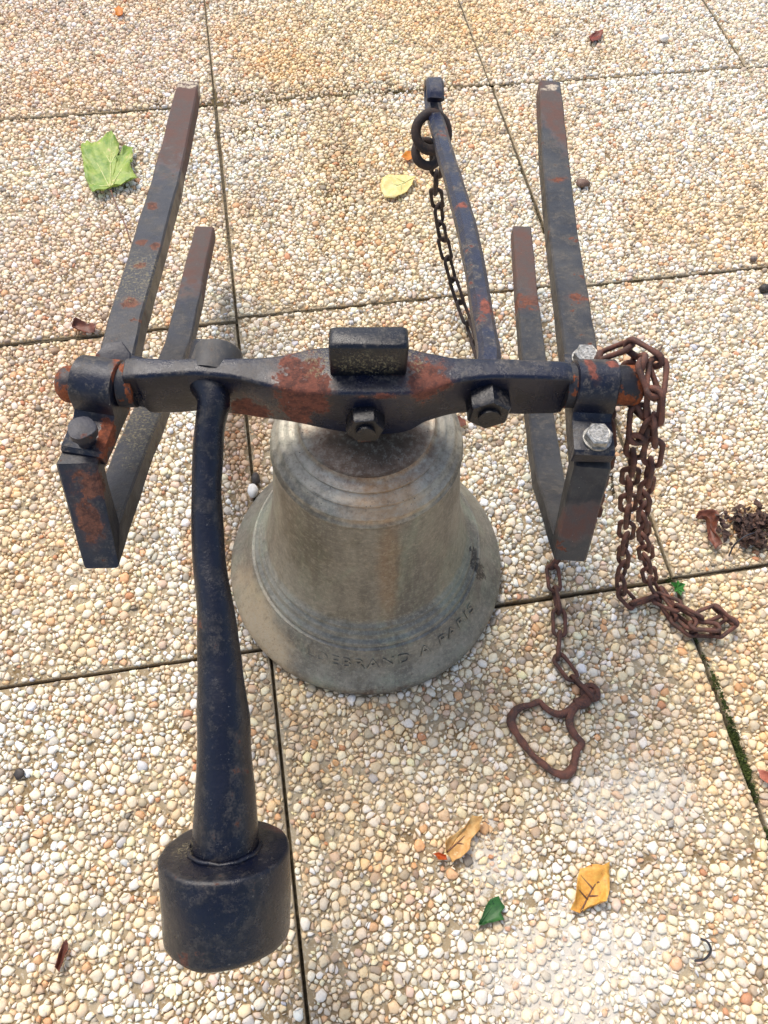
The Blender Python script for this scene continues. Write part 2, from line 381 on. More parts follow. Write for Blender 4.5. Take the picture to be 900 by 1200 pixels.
# ------------------------------------------------------------------ the bell and its headstock
ANG = math.radians(-8.1); EX = Vector((math.cos(ANG), math.sin(ANG), 0)); EY = Vector((-EX.y, EX.x, 0)); EZ = Vector((0, 0, 1))
O = Vector((.112, .082, 0))
def LW(a, b, z): return O + EX * a + EY * b + EZ * z         # headstock frame to world
ROOT = Vector((.1274, .085, 0))
bell_root = empty('church_bell', ROOT)
tag(bell_root, 'weathered bronze church bell hung from a black iron headstock with counterweight and two wall brackets', 'bell')
def rel(p): return Vector(p) - ROOT
def spot(u, r): 
    p = rel(u); return (p.x, p.y, p.z) + ((r, r, r) if not hasattr(r, '__len__') else tuple(r))
def L(g): g.V = [tuple(rel(v)) for v in g.V]; return g

def m_bronze():
    t = NT('weathered_bronze'); co = t.coord()
    n1 = t.noise(9, 5, .6); ns = t.noise(26, 5, .6, stretch=(1, 1, .16)); n2 = t.noise(320, 4, .65); n3 = t.noise(55, 5, .65)
    nb = t.noise(16, 6, .7, stretch=(1, 1, .3), dist=.6)
    c = t.mix(t.step(ns, .36, .66), S(142, 138, 126), S(106, 103, 96))
    c = t.mix(t.math('MULTIPLY', t.step(nb, .48, .66), .7), c, S(138, 144, 128))
    c = t.mix(t.math('MULTIPLY', t.step(nb, .46, .30), .5), c, S(92, 86, 68))
    c = t.mix(t.math('MULTIPLY', t.step(n1, .56, .72), .5), c, S(84, 80, 72))
    c = t.mix(t.math('MULTIPLY', t.step(n3, .55, .75), .4), c, S(104, 96, 80))
    def sp(l, nz=None, soft=1.0, amp=.35): return t.spots(l, nz or t.noise(30, 4, .6), soft, amp)
    # pale shoulder bands, light painted on the left lip, rust wash from the crown and down the front
    c = t.mix(t.math('MULTIPLY', sp([(0, 0, .296, .09, .09, .03)], t.noise(90, 5, .7), .9, .6), .75), c, S(196, 188, 170))
    c = t.mix(t.math('MULTIPLY', sp([(-.13, -.06, .015, .05, .07, .035)]), .65), c, S(204, 182, 148))
    c = t.mix(t.math('MULTIPLY', sp([(0, -.02, .312, .058, .062, .02)], t.noise(60, 6, .75), .8, .5), .8), c, S(112, 78, 52))
    c = t.mix(t.math('MULTIPLY', sp([(0, -.01, .32, .036, .042, .03)], t.noise(60, 6, .75), .8, .5), .7), c, S(62, 54, 44))
    c = t.mix(t.math('MULTIPLY', sp([(.0, -.075, .29, .034, .02, .018)]), .55), c, S(186, 142, 92))
    c = t.mix(t.math('MULTIPLY', sp([(.004, -.1, .2, .010, .03, .11)], t.noise(60, 4, .6), 1.3, .3), .38), c, S(156, 118, 76))
    c = t.mix(t.math('MULTIPLY', sp([(-.07, -.055, .20, .03, .03, .06)]), .5), c, S(72, 66, 44))
    c = t.mix(t.math('MULTIPLY', sp([(-.02, -.15, .0, .05, .03, .014), (.05, -.15, 0, .04, .02, .01)], t.noise(90, 5, .7), .5, .6), .6), c, S(80, 54, 38))
    c = t.mix(t.math('MULTIPLY', t.spots([(.121, -.050, .062, .011, .010, .040), (.124, -.040, .080, .014, .009, .012)], t.noise(120, 4, .7, stretch=(1, 1, .3)), .12, .75), .9), c, S(34, 34, 36))   # dark tar streak
    gr_ = t.noise(190, 8, .82); gs_ = t.noise(700, 5, .8)
    c = t.mix(t.math('MULTIPLY', t.step(gr_, .50, .60), .40), c, S(176, 170, 154))
    c = t.mix(t.math('MULTIPLY', t.step(gr_, .46, .36), .45), c, S(70, 64, 54))
    c = t.mix(t.math('MULTIPLY', t.step(gs_, .58, .66), .35), c, S(60, 54, 46))
    pit = t.math('MULTIPLY', t.step(t.vor(150), .12, .05), t.step(gr_, .45, .55)); c = t.mix(pit, c, S(44, 40, 36))
    st1 = t.step(t.noise(60, 6, .8, stretch=(1, 1, .07)), .56, .66); c = t.mix(t.math('MULTIPLY', st1, .35), c, S(84, 80, 70))
    # lathe marks: thin horizontal rings of wear
    sx = t.n('SeparateXYZ'); t.l(co, sx.inputs[0])
    wv = t.n('TexNoise'); wv.noise_dimensions = '1D'; t.l(t.math('MULTIPLY', sx.outputs['Z'], 1), wv.inputs['W']); wv.inputs['Scale'].default_value = 420; wv.inputs['Detail'].default_value = 3
    c = t.mix(t.math('MULTIPLY', t.step(wv.outputs['Fac'], .5, .7), .07), c, S(172, 164, 144))
    sc = t.math('MULTIPLY', t.step(t.noise(260, 5, .8), .60, .68), .45)
    c = t.mix(sc, c, S(188, 182, 166))
    t.l(c, t.b.inputs['Base Color'])
    t.b.inputs['Metallic'].default_value = .45
    t.l(t.math('ADD', .28, t.math('MULTIPLY', n3, .34)), t.b.inputs['Roughness'])
    b = t.bump(n2, .5, .0008); b = t.bump(n3, .35, .002, b); b = t.bump(gr_, .45, .0010, b); b = t.bump(wv.outputs['Fac'], .07, .001, b)
    t.l(b, t.b.inputs['Normal']); return t.m
BRONZE = m_bronze()
prof = [(.150, .001), (.1575, 0.0), (.1625, .002), (.1643, .006), (.1638, .011), (.161, .0155), (.1565, .021), (.150, .029), (.1445, .0365), (.1405, .043), (.137, .0495), (.1335, .0555),
        (.1312, .0588), (.1325, .0602), (.1318, .062), (.1288, .0628), (.1278, .0664), (.1262, .0676), (.1278, .0692), (.1268, .0712), (.1236, .0720), (.1222, .0748), (.1196, .0782), (.1214, .0800), (.1202, .0820), (.1176, .0830),
        (.1160, .0862), (.1152, .0882), (.1170, .0900), (.1156, .0920), (.1132, .0935), (.1105, .102), (.107, .114), (.1035, .13), (.1, .15), (.0965, .173), (.0938, .2), (.091, .228), (.0888, .25), (.0878, .262),
        (.0876, .2662), (.0893, .268), (.0891, .2708), (.0872, .2722), (.0868, .2752), (.0856, .2780), (.0870, .2802), (.0852, .2824), (.0832, .2834), (.0812, .2866), (.0790, .2885), (.0798, .2914), (.0780, .2932), (.0756, .2934), (.0722, .2958),
        (.0700, .2968), (.0704, .2998), (.0684, .3010), (.0655, .3012), (.0625, .3030), (.0612, .3050), (.0602, .3074), (.0582, .3060), (.0555, .3062), (.045, .3088), (.03, .3105), (.022, .312), (.0215, .335), (.019, .352)]
inner = [(.12, .02), (.105, .06), (.085, .14), (.075, .25), (.05, .285), (.01, .29)]
full = [(a, b) for a, b in reversed(inner)] + prof
# shallow dents along the profile come from noise; 160 steps round
N = 160; g = G(); secs = []
tilt = Matrix.Rotation(math.radians(-.75), 4, 'Y')
def bellpt(r, z, q):
    v = Vector((r * math.cos(q), r * math.sin(q), z))
    v *= 1 + nz3(v, 14, .0022) + nz3(v, 60, .0008)
    v.z = max(v.z, 0.0005) if z < .02 else v.z
    return tilt @ v
for r_, z_ in full: secs.append([bellpt(r_, z_, 2 * math.pi * k / N) for k in range(N)])
g.loft(secs)
bell = g.obj('bell_body', BRONZE, bell_root, 50)
# raised founder's lettering round the soundbow
def arc_text(s, qmid, height, gap):
    cu = bpy.data.curves.new('lettering', 'FONT'); cu.body = s; cu.size = 1; cu.extrude = .03; cu.space_character = 1.28; cu.space_word = 1.1; cu.align_x = 'CENTER'; cu.offset = .004; cu.resolution_u = 3
    o = bpy.data.objects.new('lettering', cu); COL.objects.link(o)
    bpy.context.view_layer.update()
    me = bpy.data.meshes.new_from_object(o.evaluated_get(bpy.context.evaluated_depsgraph_get()))
    bpy.data.objects.remove(o); return me
tm = arc_text('HILDEBRAND A PARIS', 0, 0, 0)
cap_h = .0130; sc_ = cap_h / .7
a0, b0 = Vector((.1432, .0386)), Vector((.1335, .0555)); dirp = (b0 - a0).normalized(); npn = Vector((dirp.y, -dirp.x))
if npn.x < 0: npn = -npn
xs = [v.co.x for v in tm.vertices]; wspan = max(xs) - min(xs); arc = math.radians(97)
for v in tm.vertices:
    q = -math.pi / 2 + math.radians(1.5) + arc * (v.co.x / wspan)
    h = v.co.y * sc_; d = (v.co.z * .028)
    wear = min(1, max(.3, 1.08 + (q + math.pi / 2))); pz = a0 + dirp * h + npn * (-.0003 + (.0008 + d) * wear)
    p = bellpt(pz.x, pz.y, q); v.co = p
tm.materials.clear(); tm.materials.append(BRONZE); tm.name = 'lettering'
lt = bpy.data.objects.new('lettering', tm); COL.objects.link(lt); lt.parent = bell
lt['label'] = 'raised foundry inscription HILDEBRAND A PARIS round the lip'

# headstock -------------------------------------------------------------------
HS = m_iron('headstock_paint', [spot(LW(-.047, -.018, .372), (.013, .03, .05)), spot(LW(-.032, -.015, .378), (.012, .026, .02)), spot(LW(.056, -.012, .385), (.016, .02, .014)), spot(LW(-.088, -.02, .345), (.018, .02, .018)),
        spot(LW(.012, -.030, .383), (.02, .004, .004))], (12, 18, 38), .5, 0, (112, 62, 46), .3, specks=.9,
        lichen=[spot(LW(.05, .006, .387), (.007, .012, .006)), spot(LW(-.03, .006, .387), (.012, .016, .006))])
# stations: along, back edge, front edge, top, bottom
st = [(-.180, .0095, -.0105, .384, .345), (-.172, .0098, -.0108, .3855, .343), (-.165, .010, -.0108, .3855, .335), (-.13, .0095, -.0070, .385, .333), (-.095, .0100, -.0102, .385, .3325), (-.066, .0115, -.0190, .385, .338), (-.045, .0170, -.0235, .385, .339),
      (-.022, .0218, -.0252, .3852, .333), (.010, .0225, -.0262, .3852, .3285), (.042, .0205, -.0264, .385, .3305), (.060, .0160, -.0210, .385, .339), (.082, .0108, -.0135, .385, .3385), (.108, .0108, -.0102, .385, .3345), (.138, .0095, -.0097, .385, .334), (.165, .0095, -.0103, .3845, .3345), (.174, .0092, -.0103, .3825, .337)]
def ss(st, k=5):
    P = [Vector(s) if len(s) < 5 else s for s in st]; o = []
    A = np.array(st); A2 = np.vstack([2 * A[0] - A[1], A, 2 * A[-1] - A[-2]])
    for i in range(1, len(A2) - 2):
        for j in range(k):
            t = j / k; a, b, c, d = A2[i - 1:i + 3]
            o.append(.5 * (2 * b + (c - a) * t + (2 * a - 5 * b + 4 * c - d) * t * t + (3 * b - a - 3 * c + d) * t ** 3))
    o.append(A2[-2]); return o
def rsec(bk, fr, tp, bt, c):                                # rounded rectangle in (b, z)
    o = []
    for (y, z, q0) in ((bk - c, tp - c, 0), (fr + c, tp - c, 90), (fr + c, bt + c, 180), (bk - c, bt + c, 270)):
        for q in (0, 30, 60, 90): o.append((y + c * math.cos(math.radians(q0 + q)), z + c * math.sin(math.radians(q0 + q))))
    return o
def jig(p, s=40, a=.0009): 
    p = Vector(p); return p + Vector((noise.noise(p * s), noise.noise(p * s + Vector((7, 1, 3))), noise.noise(p * s + Vector((2, 9, 5))))) * a
g = G(); secs = []
for s_ in ss(st): secs.append([jig(LW(s_[0], y, z)) for y, z in rsec(s_[1], s_[2], s_[3], s_[4], .0035)])
e0 = [LW(-.1815, y * .8, .364 + (z - .364) * .85) for y, z in rsec(.0095, -.0105, .384, .345, .004)]
e1 = [LW(.1755, y * .8, .36 + (z - .36) * .85) for y, z in rsec(.0092, -.0103, .3825, .337, .004)]
g.loft([e0] + secs + [e1])
head = L(g).obj('headstock', HS, bell_root, 40)
# boxed saddle on top of the headstock
BLK = m_iron('saddle_paint', [], (8, 11, 22), .6, .15, (96, 60, 48), .3, specks=.9, lichen=[spot(LW(.01, -.008, .40), (.03, .006, .012))])
g = G(); secs = []
for z, i, c in ((.383, 0, .003), (.4165, 0, .003), (.4185, .0012, .0035), (.4195, .0032, .004)):
    o = []
    x0, x1, y0, y1 = -.0195 + i, .0405 - i, -.0085 + i, .0125 - i
    for (x, y, q0) in ((x1 - c, y1 - c, 0), (x0 + c, y1 - c, 90), (x0 + c, y0 + c, 180), (x1 - c, y0 + c, 270)):
        for q in (0, 45, 90): o.append(jig(LW(x + c * math.cos(math.radians(q0 + q)), y + c * math.sin(math.radians(q0 + q)), z), 60, .0012))
    secs.append(o)
g.loft(secs); L(g).obj('saddle', BLK, head, 40)
# small crumbs of paint and scale caught beside the saddle
def ngon_prism(g, c, ax, r, h, n=6, rot=0, cham=.12, seed=0):
    ax = Vector(ax).normalized(); u = ax.cross(Vector((0, 0, 1)));
    if u.length < .1: u = ax.cross(Vector((1, 0, 0)))
    u.normalize(); v = ax.cross(u)
    secs = []
    for hh, f in ((0, 1), (h * .86, 1), (h, 1 - cham)):
        secs.append([Vector(c) + ax * hh + (u * math.cos(rot + 2 * math.pi * k / n) + v * math.sin(rot + 2 * math.pi * k / n)) * r * f for k in range(n)])
    g.loft(secs); return g
def cyl(g, c, ax, r, h, n=24, dome=0.0, taper=1.0):
    ax = Vector(ax).normalized(); u = ax.cross(Vector((0, 0, 1)))
    if u.length < .1: u = ax.cross(Vector((1, 0, 0)))
    u.normalize(); v = ax.cross(u); secs = []
    prof = [(0, 1), (h * .96, taper), (h, taper * .94)] if not dome else [(0, 1), (h, taper)] + [(h + dome * math.sin(q), taper * math.cos(q)) for q in (.3, .6, .9, 1.2, 1.45)]
    for hh, f in prof: secs.append([Vector(c) + ax * hh + (u * math.cos(2 * math.pi * k / n) + v * math.sin(2 * math.pi * k / n)) * r * f for k in range(n)])
    g.loft(secs); return g
NUTM = m_iron('nut_paint', [], (10, 12, 22), .5, .12, (96, 60, 48), .33, specks=.8)
FRD = -EY
# nut under the middle of the headstock, tipped down and forwards
def nut(c, ax, r, h, name='nut', mat=NUTM, bolt=True, rot=.5):
    g = G(); ngon_prism(g, c, ax, r, h, 6, rot, .1); g.V = [tuple(jig(v, 70, .001)) for v in g.V]
    o = L(g).obj(name, mat, bell_root, 30)
    if bolt:
        g = G(); cyl(g, Vector(c) + Vector(ax).normalized() * h, ax, r * .5, .0035, 20); L(g).obj('bolt_end', mat, o, 40)
    return o
nut(LW(.0085, -.023, .354), FRD * .93 + EZ * .10, .0158, .019, rot=.15)
nut(LW(.1085, -.010, .359), FRD * .93 + EZ * .04, .0185, .019, rot=.45)
# journals
AX = m_iron('journal_metal', [spot(LW(-.186, 0, .362), (.004, .03, .03))], (24, 26, 34), .4, .9, (128, 72, 40), .5)
AXR = m_iron('rusty_journal', [spot(LW(-.24, -.008, .354), (.03, .021, .018)), spot(LW(.228, .01, .36), (.004, .03, .03))], (36, 36, 42), .3, .55, (146, 74, 34), .5)
g = G(); cyl(g, LW(-.176, 0, .362), -EX, .0185, .013); cyl(g, LW(-.188, 0, .362), -EX, .0150, .041, dome=.011); L(g).obj('journal', AXR, bell_root, 40)['label'] = 'left journal with a domed orange rusted end'
g = G(); cyl(g, LW(.172, 0, .362), EX, .0185, .011); cyl(g, LW(.182, 0, .362), EX, .0170, .050, dome=.0065); L(g).obj('journal', AXR, bell_root, 40)['label'] = 'right journal flaking with rust'

# wall brackets ---------------------------------------------------------------
def bracket(org, ang, outer, inner_, widths, mat, label, lat=None):
    lat = lat or [0] * len(outer)
    d = Vector((math.sin(ang), math.cos(ang), 0)); nn = Vector((math.cos(ang), -math.sin(ang), 0)); org = Vector((org[0], org[1], 0))
    g = G(); secs = []
    m = len(outer)
    pts = []
    for i in range(m - 1):
        k = max(2, int((Vector(outer[i]) - Vector(outer[i + 1])).length / .02))
        for j in range(k): t = j / k; pts.append((Vector(outer[i]).lerp(Vector(outer[i + 1]), t), Vector(inner_[i]).lerp(Vector(inner_[i + 1]), t), widths[i] * (1 - t) + widths[i + 1] * t, lat[i] * (1 - t) + lat[i + 1] * t))
    pts.append((Vector(outer[-1]), Vector(inner_[-1]), widths[-1], lat[-1]))
    for a, b, w_, lt_ in pts:
        th = (a - b).length; e = (a - b).normalized(); c = min(.0018, th * .2); h = w_ / 2
        q = []
        for (x, y) in ((h, 0 + c), (h - c, 0), (-h + c, 0), (-h, c), (-h, th - c), (-h + c, th), (h - c, th), (h, th - c)):
            sz = a - e * y
            q.append(jig(org + d * sz.x + nn * (x + lt_) + EZ * sz.y, 26, .0012))
        secs.append(q)
    g.loft(secs)
    o = L(g).obj('wall_bracket', mat, bell_root, 32); o['label'] = label
    return o, (lambda s, x, z: org + d * s + nn * x + EZ * z), d, nn
LA = math.radians(7.8); LO = (-.093, .119)
lf = lambda s, z, x=0: Vector((LO[0] + math.sin(LA) * s + math.cos(LA) * x, LO[1] + math.cos(LA) * s - math.sin(LA) * x, z))
BRL = m_iron('left_bracket_paint', [spot(lf(-.088, .335), (.016, .014, .012)), spot(lf(-.10, .308, -.006), (.009, .022, .015)), spot(lf(.18, .307), (.006, .005, .01)), spot(lf(.22, .30, -.004), (.006, .006, .01)), spot(lf(.215, .30, .009), (.005, .007, .01)), spot(lf(.29, .285, -.006), (.006, .007, .01)), spot(lf(.12, .32), (.008, .007, .012)), spot(lf(-.04, .34, .012), (.01, .035, .02))],
        (14, 19, 36), .5, .10, (112, 70, 52), .42, grey=.35, dull=[spot(lf(.50, .255), (.05, .15, .05)), spot(lf(.43, .09), (.05, .12, .055))], pale=[spot(lf(.562, .24), (.03, .012, .03))],
        lichen=[spot(lf(.06, .23), (.03, .09, .05)), spot(lf(.16, .3), (.03, .04, .05))])
T = .021
outL = [(.568, .246), (.46, .258), (.356, .272), (.195, .304), (.10, .3235), (.0, .3345), (-.072, .346), (-.133, .281), (.007, .229), (.115, .176), (.223, .122), (.319, .099), (.487, .062)]
innL = [(.564, .226), (.46, .237), (.352, .251), (.191, .283), (.097, .3025), (.0, .3135), (-.064, .3245), (-.098, .296), (.007, .252), (.115, .198), (.223, .145), (.319, .121), (.487, .083)]
wL = [.027, .029, .0305, .0305, .0305, .031, .031, .028, .030, .030, .030, .029, .026]
bl, fL, dL, nL = bracket(LO, LA, outL, innL, wL, BRL, 'left wall bracket with rust patches and bare brown tail ends', [0, 0, 0, 0, 0, -.0015, -.0105, -.001, 0, 0, 0, 0, 0])
RA = math.radians(13.3); RO = (.312, .053)
rf_ = lambda s, z, x=0: Vector((RO[0] + math.sin(RA) * s + math.cos(RA) * x, RO[1] + math.cos(RA) * s - math.sin(RA) * x, z))
BRR = m_iron('right_bracket_paint', [spot(rf_(.36, .27), (.012, .006, .01)), spot(rf_(.50, .245, -.005), (.012, .005, .01)), spot(rf_(.15, .30, .004), (.01, .008, .01)), spot(rf_(.34, .09), (.02, .02, .02))],
        (24, 27, 36), .5, .06, (122, 70, 48), .5, grey=.75, dull=[spot(rf_(.44, .08), (.05, .10, .05)), spot(rf_(-.085, .28), (.03, .015, .022)), spot(rf_(.50, .27), (.02, .08, .03))],
        pale=[spot(rf_(.545, .268), (.012, .006, .02)), spot(rf_(-.062, .312, -.004), (.007, .004, .006))])
outR = [(.560, .2675), (.50, .270), (.412, .272), (.287, .284), (.124, .311), (.0, .3335), (-.060, .330), (-.104, .243), (.018, .162), (.12, .130), (.23, .105), (.341, .080), (.513, .054)]
innR = [(.560, .2465), (.50, .249), (.410, .251), (.283, .263), (.121, .290), (.0, .3125), (-.045, .310), (-.080, .247), (.020, .184), (.12, .153), (.23, .127), (.341, .102), (.513, .076)]
wR = [.027, .030, .0315, .0315, .0315, .032, .032, .029, .030, .030, .030, .029, .026]
br, fR, dR, nR = bracket(RO, RA, outR, innR, wR, BRR, 'right wall bracket, greyer, its chipped toe pointing down')
# bearing caps
def cap(cen, dirv, wid, mat, parent, fs=.058, bs=.046):
    n2 = Vector((dirv.y, -dirv.x, 0))
    zb = .3355; prof = [(-fs, zb), (-fs, zb + .0105), (-fs + .003, zb + .0135), (-.0275, zb + .0145), (-.0225, zb + .019)]
    for q in range(180, -1, -12):
        prof.append((.0218 * math.cos(math.radians(q)), .362 + .0218 * math.sin(math.radians(q))))
    prof += [(.0225, zb + .019), (.0275, zb + .0145), (bs - .003, zb + .0135), (bs, zb + .0105), (bs, zb)]
    secs = []
    for x, f in ((-.5, .96), (-.47, 1), (.47, 1), (.5, .96)):
        secs.append([jig(cen + dirv * (s * (1 if f == 1 else .985)) + n2 * (x * wid) + EZ * (zb + (z - zb) * f), 50, .0011) for s, z in prof])
    g = G(); g.loft(secs); return L(g).obj('bearing_cap', mat, parent, 35)
CAPL = m_iron('left_cap_paint', [spot(LW(-.187, 0, .362), (.0035, .026, .03)), spot(LW(-.196, -.045, .35), (.008, .02, .012))], (18, 23, 40), .7, .08, (140, 72, 42), .42, specks=1)
CAPR = m_iron('right_cap_paint', [spot(LW(.190, .004, .383), (.0035, .014, .006)), spot(LW(.2085, .006, .384), (.0045, .005, .006))], (14, 20, 38), .6, .0, (128, 70, 56), .36, specks=.9)
DL = EY
cl = cap(LW(-.2045, 0, 0), (EY + EX * -.0 + Vector((.20, 0, 0))).normalized(), .034, CAPL, bl)
cr = cap(LW(.1965, 0, 0), (EY * .5 + dR * .5).normalized(), .0335, CAPR, br)
ZINC = m_plain('zinc_bolt', (176, 174, 168), (128, 126, 120), 420, .42, .6, .65, .0006)
ROLD = m_iron('old_bolt_paint', [], (40, 40, 50), .5, .5, (104, 60, 50), .5)
g = G(); cyl(g, rel(LW(-.2115, -.0475, .348)), (0.1, .05, 1), .0065, .016, 12, taper=1.25); cyl(g, rel(LW(-.2102, -.0472, .362)), (0.1, .0, 1), .0105, .008, 14)
g.V = [tuple(jig(v, 90, .0015)) for v in g.V]; g.obj('bolt', ROLD, cl, 35)['label'] = 'rusty round headed bolt standing proud of the cap'
g = G(); ngon_prism(g, rel(LW(-.202, .038, .347)), (.15, -.25, 1), .0145, .006, 7, .2, .1); g.V = [tuple(jig(v, 90, .003)) for v in g.V]; g.obj('bolt', ROLD, cl, 35)
def hexbolt(c, par):
    g = G(); cyl(g, rel(c), (0, 0, 1), .0118, .0018, 28); o2 = rel(c) + EZ * .0018
    ngon_prism(g, o2, (0, 0, 1), .0112, .0072, 6, .35, .1); b = g.obj('bolt', ZINC, par, 30); b['label'] = 'bright zinc hexagon bolt'
    # raised rim and stamped marks on the head
    g = G(); k = 26; R_ = .0082; top = o2 + EZ * .0072
    g.tube([top + Vector((R_ * math.cos(2 * math.pi * i / k), R_ * math.sin(2 * math.pi * i / k), 0)) for i in range(k)], .00035, 5, True)
    for i in range(9):
        q = i * .7; c0 = top + Vector((math.cos(q), math.sin(q), 0)) * .0045; dd = Vector((math.cos(q * 2.3), math.sin(q * 2.3), 0)) * .0012
        g.tube([c0 - dd, c0 + dd], .0003, 4)
    g.obj('stamped_mark', ZINC, b, 60)
hexbolt(LW(.1965, -.0445, .3495), cr); hexbolt(LW(.199, .0375, .3495), cr)

# counterweight hammer ---------------------------------------------------------
CW = m_iron('counterweight_paint', [spot((-0.0009, -0.2868, 0.1500), (.012, .02, .016)), spot((-0.0244, -0.2923, 0.1500), (.008, .02, .006)), spot((0.0002, -0.0847, 0.2700), (.004, .03, .02)), spot((-0.0819, -0.3002, 0.1300), (.008, .01, .008))], (8, 12, 28), .22, .05, (98, 64, 50), .27, specks=.7,
       lichen=[spot((-0.0345, -0.2784, 0.1700), (.016, .02, .02)), spot((-0.0255, -0.2191, 0.2300), (.02, .01, .02)), spot((-0.0558, -0.2346, 0.2200), (.02, .01, .02))], dull=[spot((-0.0485, -0.2527, 0.2000), (.03, .006, .01)), spot((0.0063, -0.2368, 0.2000), (.02, .02, .012))])
sh = [LW(-.118, .030, .371), LW(-.120, .006, .366), Vector((-0.0021, 0.0835, 0.3620)), Vector((-0.0076, 0.0646, 0.3520)), Vector((-0.0136, 0.0384, 0.3370)), Vector((-0.0187, 0.0041, 0.3220)), Vector((-0.0211, -0.0306, 0.3080)), Vector((-0.0206, -0.0655, 0.2950)), Vector((-0.0218, -0.1028, 0.2810)), Vector((-0.0236, -0.1396, 0.2680)), Vector((-0.0268, -0.1752, 0.2540)), Vector((-0.0305, -0.2102, 0.2400)), Vector((-0.0345, -0.2386, 0.2260))]
rw = [.016, .0165, .0135, .0122, .0122, .0123, .0128, .0142, .0165, .0192, .0215, .0236, .0252]
P = smoothpath(sh, 5); rr = list(np.interp(np.linspace(0, len(rw) - 1, len(P)), range(len(rw)), rw))
g = G(); g.tube(P, rr, 28); g.V = [tuple(jig(v, 30, .0014)) for v in g.V]
shaft = L(g).obj('counterweight_shaft', CW, bell_root, 60)
# boss behind the headstock
g = G(); ax = (P[0] - P[4]).normalized(); cyl(g, LW(-.1145, .004, .3645), Vector(ax), .0225, .0235, 24, dome=.0065, taper=.92); g.V = [tuple(jig(v, 40, .0016)) for v in g.V]
BOSS = m_iron('boss_paint', [], (44, 44, 46), .6, .1, (90, 64, 50), .55, grey=.8)
L(g).obj('shaft_boss', BOSS, shaft, 45)
# head of the counterweight
hc = P[-1] + (P[-1] - P[-12]).normalized() * .003; hax = (P[-1] - P[-12]).normalized(); hax = Vector((hax.x, hax.y, hax.z * 1.5)).normalized()
u = hax.cross(EZ).normalized(); v = hax.cross(u)
prof_h = [(-.004, .0), (-.004, .028), (-.0037, .0450), (-.0029, .0470), (-.0008, .0484), (.03, .0486), (.058, .0480), (.0615, .0474), (.0638, .0448), (.0638, .0)]
g = G(); secs = []
for h_, r_ in prof_h:
    secs.append([jig(hc + hax * (h_ - .004) + (u * math.cos(q) + v * math.sin(q)) * max(r_, .0005), 26, .0018) for q in [2 * math.pi * k / 48 for k in range(48)]])
g.loft(secs); g.V = [tuple(jig(v_, 80, .0006)) for v_ in g.V]
L(g).obj('counterweight', CW, bell_root, 50)
g = G(); k = 40
g.tube([hc + hax * (-.0085) + (u * math.cos(2 * math.pi * i / k) + v * math.sin(2 * math.pi * i / k)) * .0262 for i in range(k)], .0022, 8, True)
g.V = [tuple(jig(v_, 120, .0016)) for v_ in g.V]; L(g).obj('weld_bead', CW, shaft, 60)

# lever arm --------------------------------------------------------------------
LV = m_iron('lever_paint', [spot((0.2347, 0.1424, 0.3600), (.007, .018, .012)), spot((0.2498, 0.2927, 0.3400), (.006, .006, .012)), spot((0.2505, 0.2340, 0.3400), (.005, .008, .01)), spot((0.2421, 0.2151, 0.3400), (.005, .006, .01))], (22, 30, 54), .9, .22, (140, 78, 62), .36, specks=1.0)
lp = [LW(.108, .0, .368), Vector((0.2272, 0.0980, 0.3660)), Vector((0.2332, 0.1426, 0.3600)), Vector((0.2386, 0.1801, 0.3550)), Vector((0.2436, 0.2210, 0.3500)), Vector((0.2479, 0.2633, 0.3450)), Vector((0.2513, 0.3108, 0.3380)), Vector((0.2550, 0.3613, 0.3300)), Vector((0.2584, 0.4179, 0.3210)), Vector((0.2622, 0.4664, 0.3130)), Vector((0.2669, 0.5066, 0.3060))]
P = smoothpath(lp, 5)
def barsweep(P, w_, h_, c, g=None, up=EZ, js=30, ja=.0012):
    g = g or G(); secs = []
    for i, p in enumerate(P):
        t = (P[min(i + 1, len(P) - 1)] - P[max(i - 1, 0)]).normalized(); a = t.cross(up).normalized(); b = a.cross(t)
        f = i / (len(P) - 1); ww = w_[0] * (1 - f) + w_[1] * f; hh = h_[0] * (1 - f) + h_[1] * f
        x, y = ww / 2, hh / 2
        secs.append([jig(p + a * q[0] + b * q[1], js, ja) for q in ((x, -y + c), (x, y - c), (x - c, y), (-x + c, y), (-x, y - c), (-x, -y + c), (-x + c, -y), (x - c, -y))])
    g.loft(secs); return g
g = barsweep(P, (.0190, .0172), (.019, .015), .0042)
lever = L(g).obj('lever_arm', LV, bell_root, 30)
# the end of the arm is bent up and over into a closed hook
e = P[-1]; td = (P[-1] - P[-5]).normalized(); td.z = 0; td.normalize()
hk = [e - td * .012, e, e + td * .012 + EZ * .001, e + td * .020 + EZ * .008, e + td * .018 + EZ * .018, e + td * .008 + EZ * .022, e - td * .004 + EZ * .021, e - td * .012 + EZ * .017]
Q = smoothpath(hk, 4); g = G(); side = td.cross(EZ).normalized(); secs = []
for i, p in enumerate(Q):
    t = (Q[min(i + 1, len(Q) - 1)] - Q[max(i - 1, 0)]).normalized(); b = side.cross(t)
    x, y, c = .0098, .0052, .0028
    secs.append([jig(p + side * q[0] + b * q[1], 60, .001) for q in ((x, -y + c), (x, y - c), (x - c, y), (-x + c, y), (-x, y - c), (-x, -y + c), (-x + c, -y), (x - c, -y))])
g.loft(secs); L(g).obj('hooked_end', m_iron('hook_paint', [], (20, 27, 52), .5, .25, (96, 66, 56), .38), lever, 40)

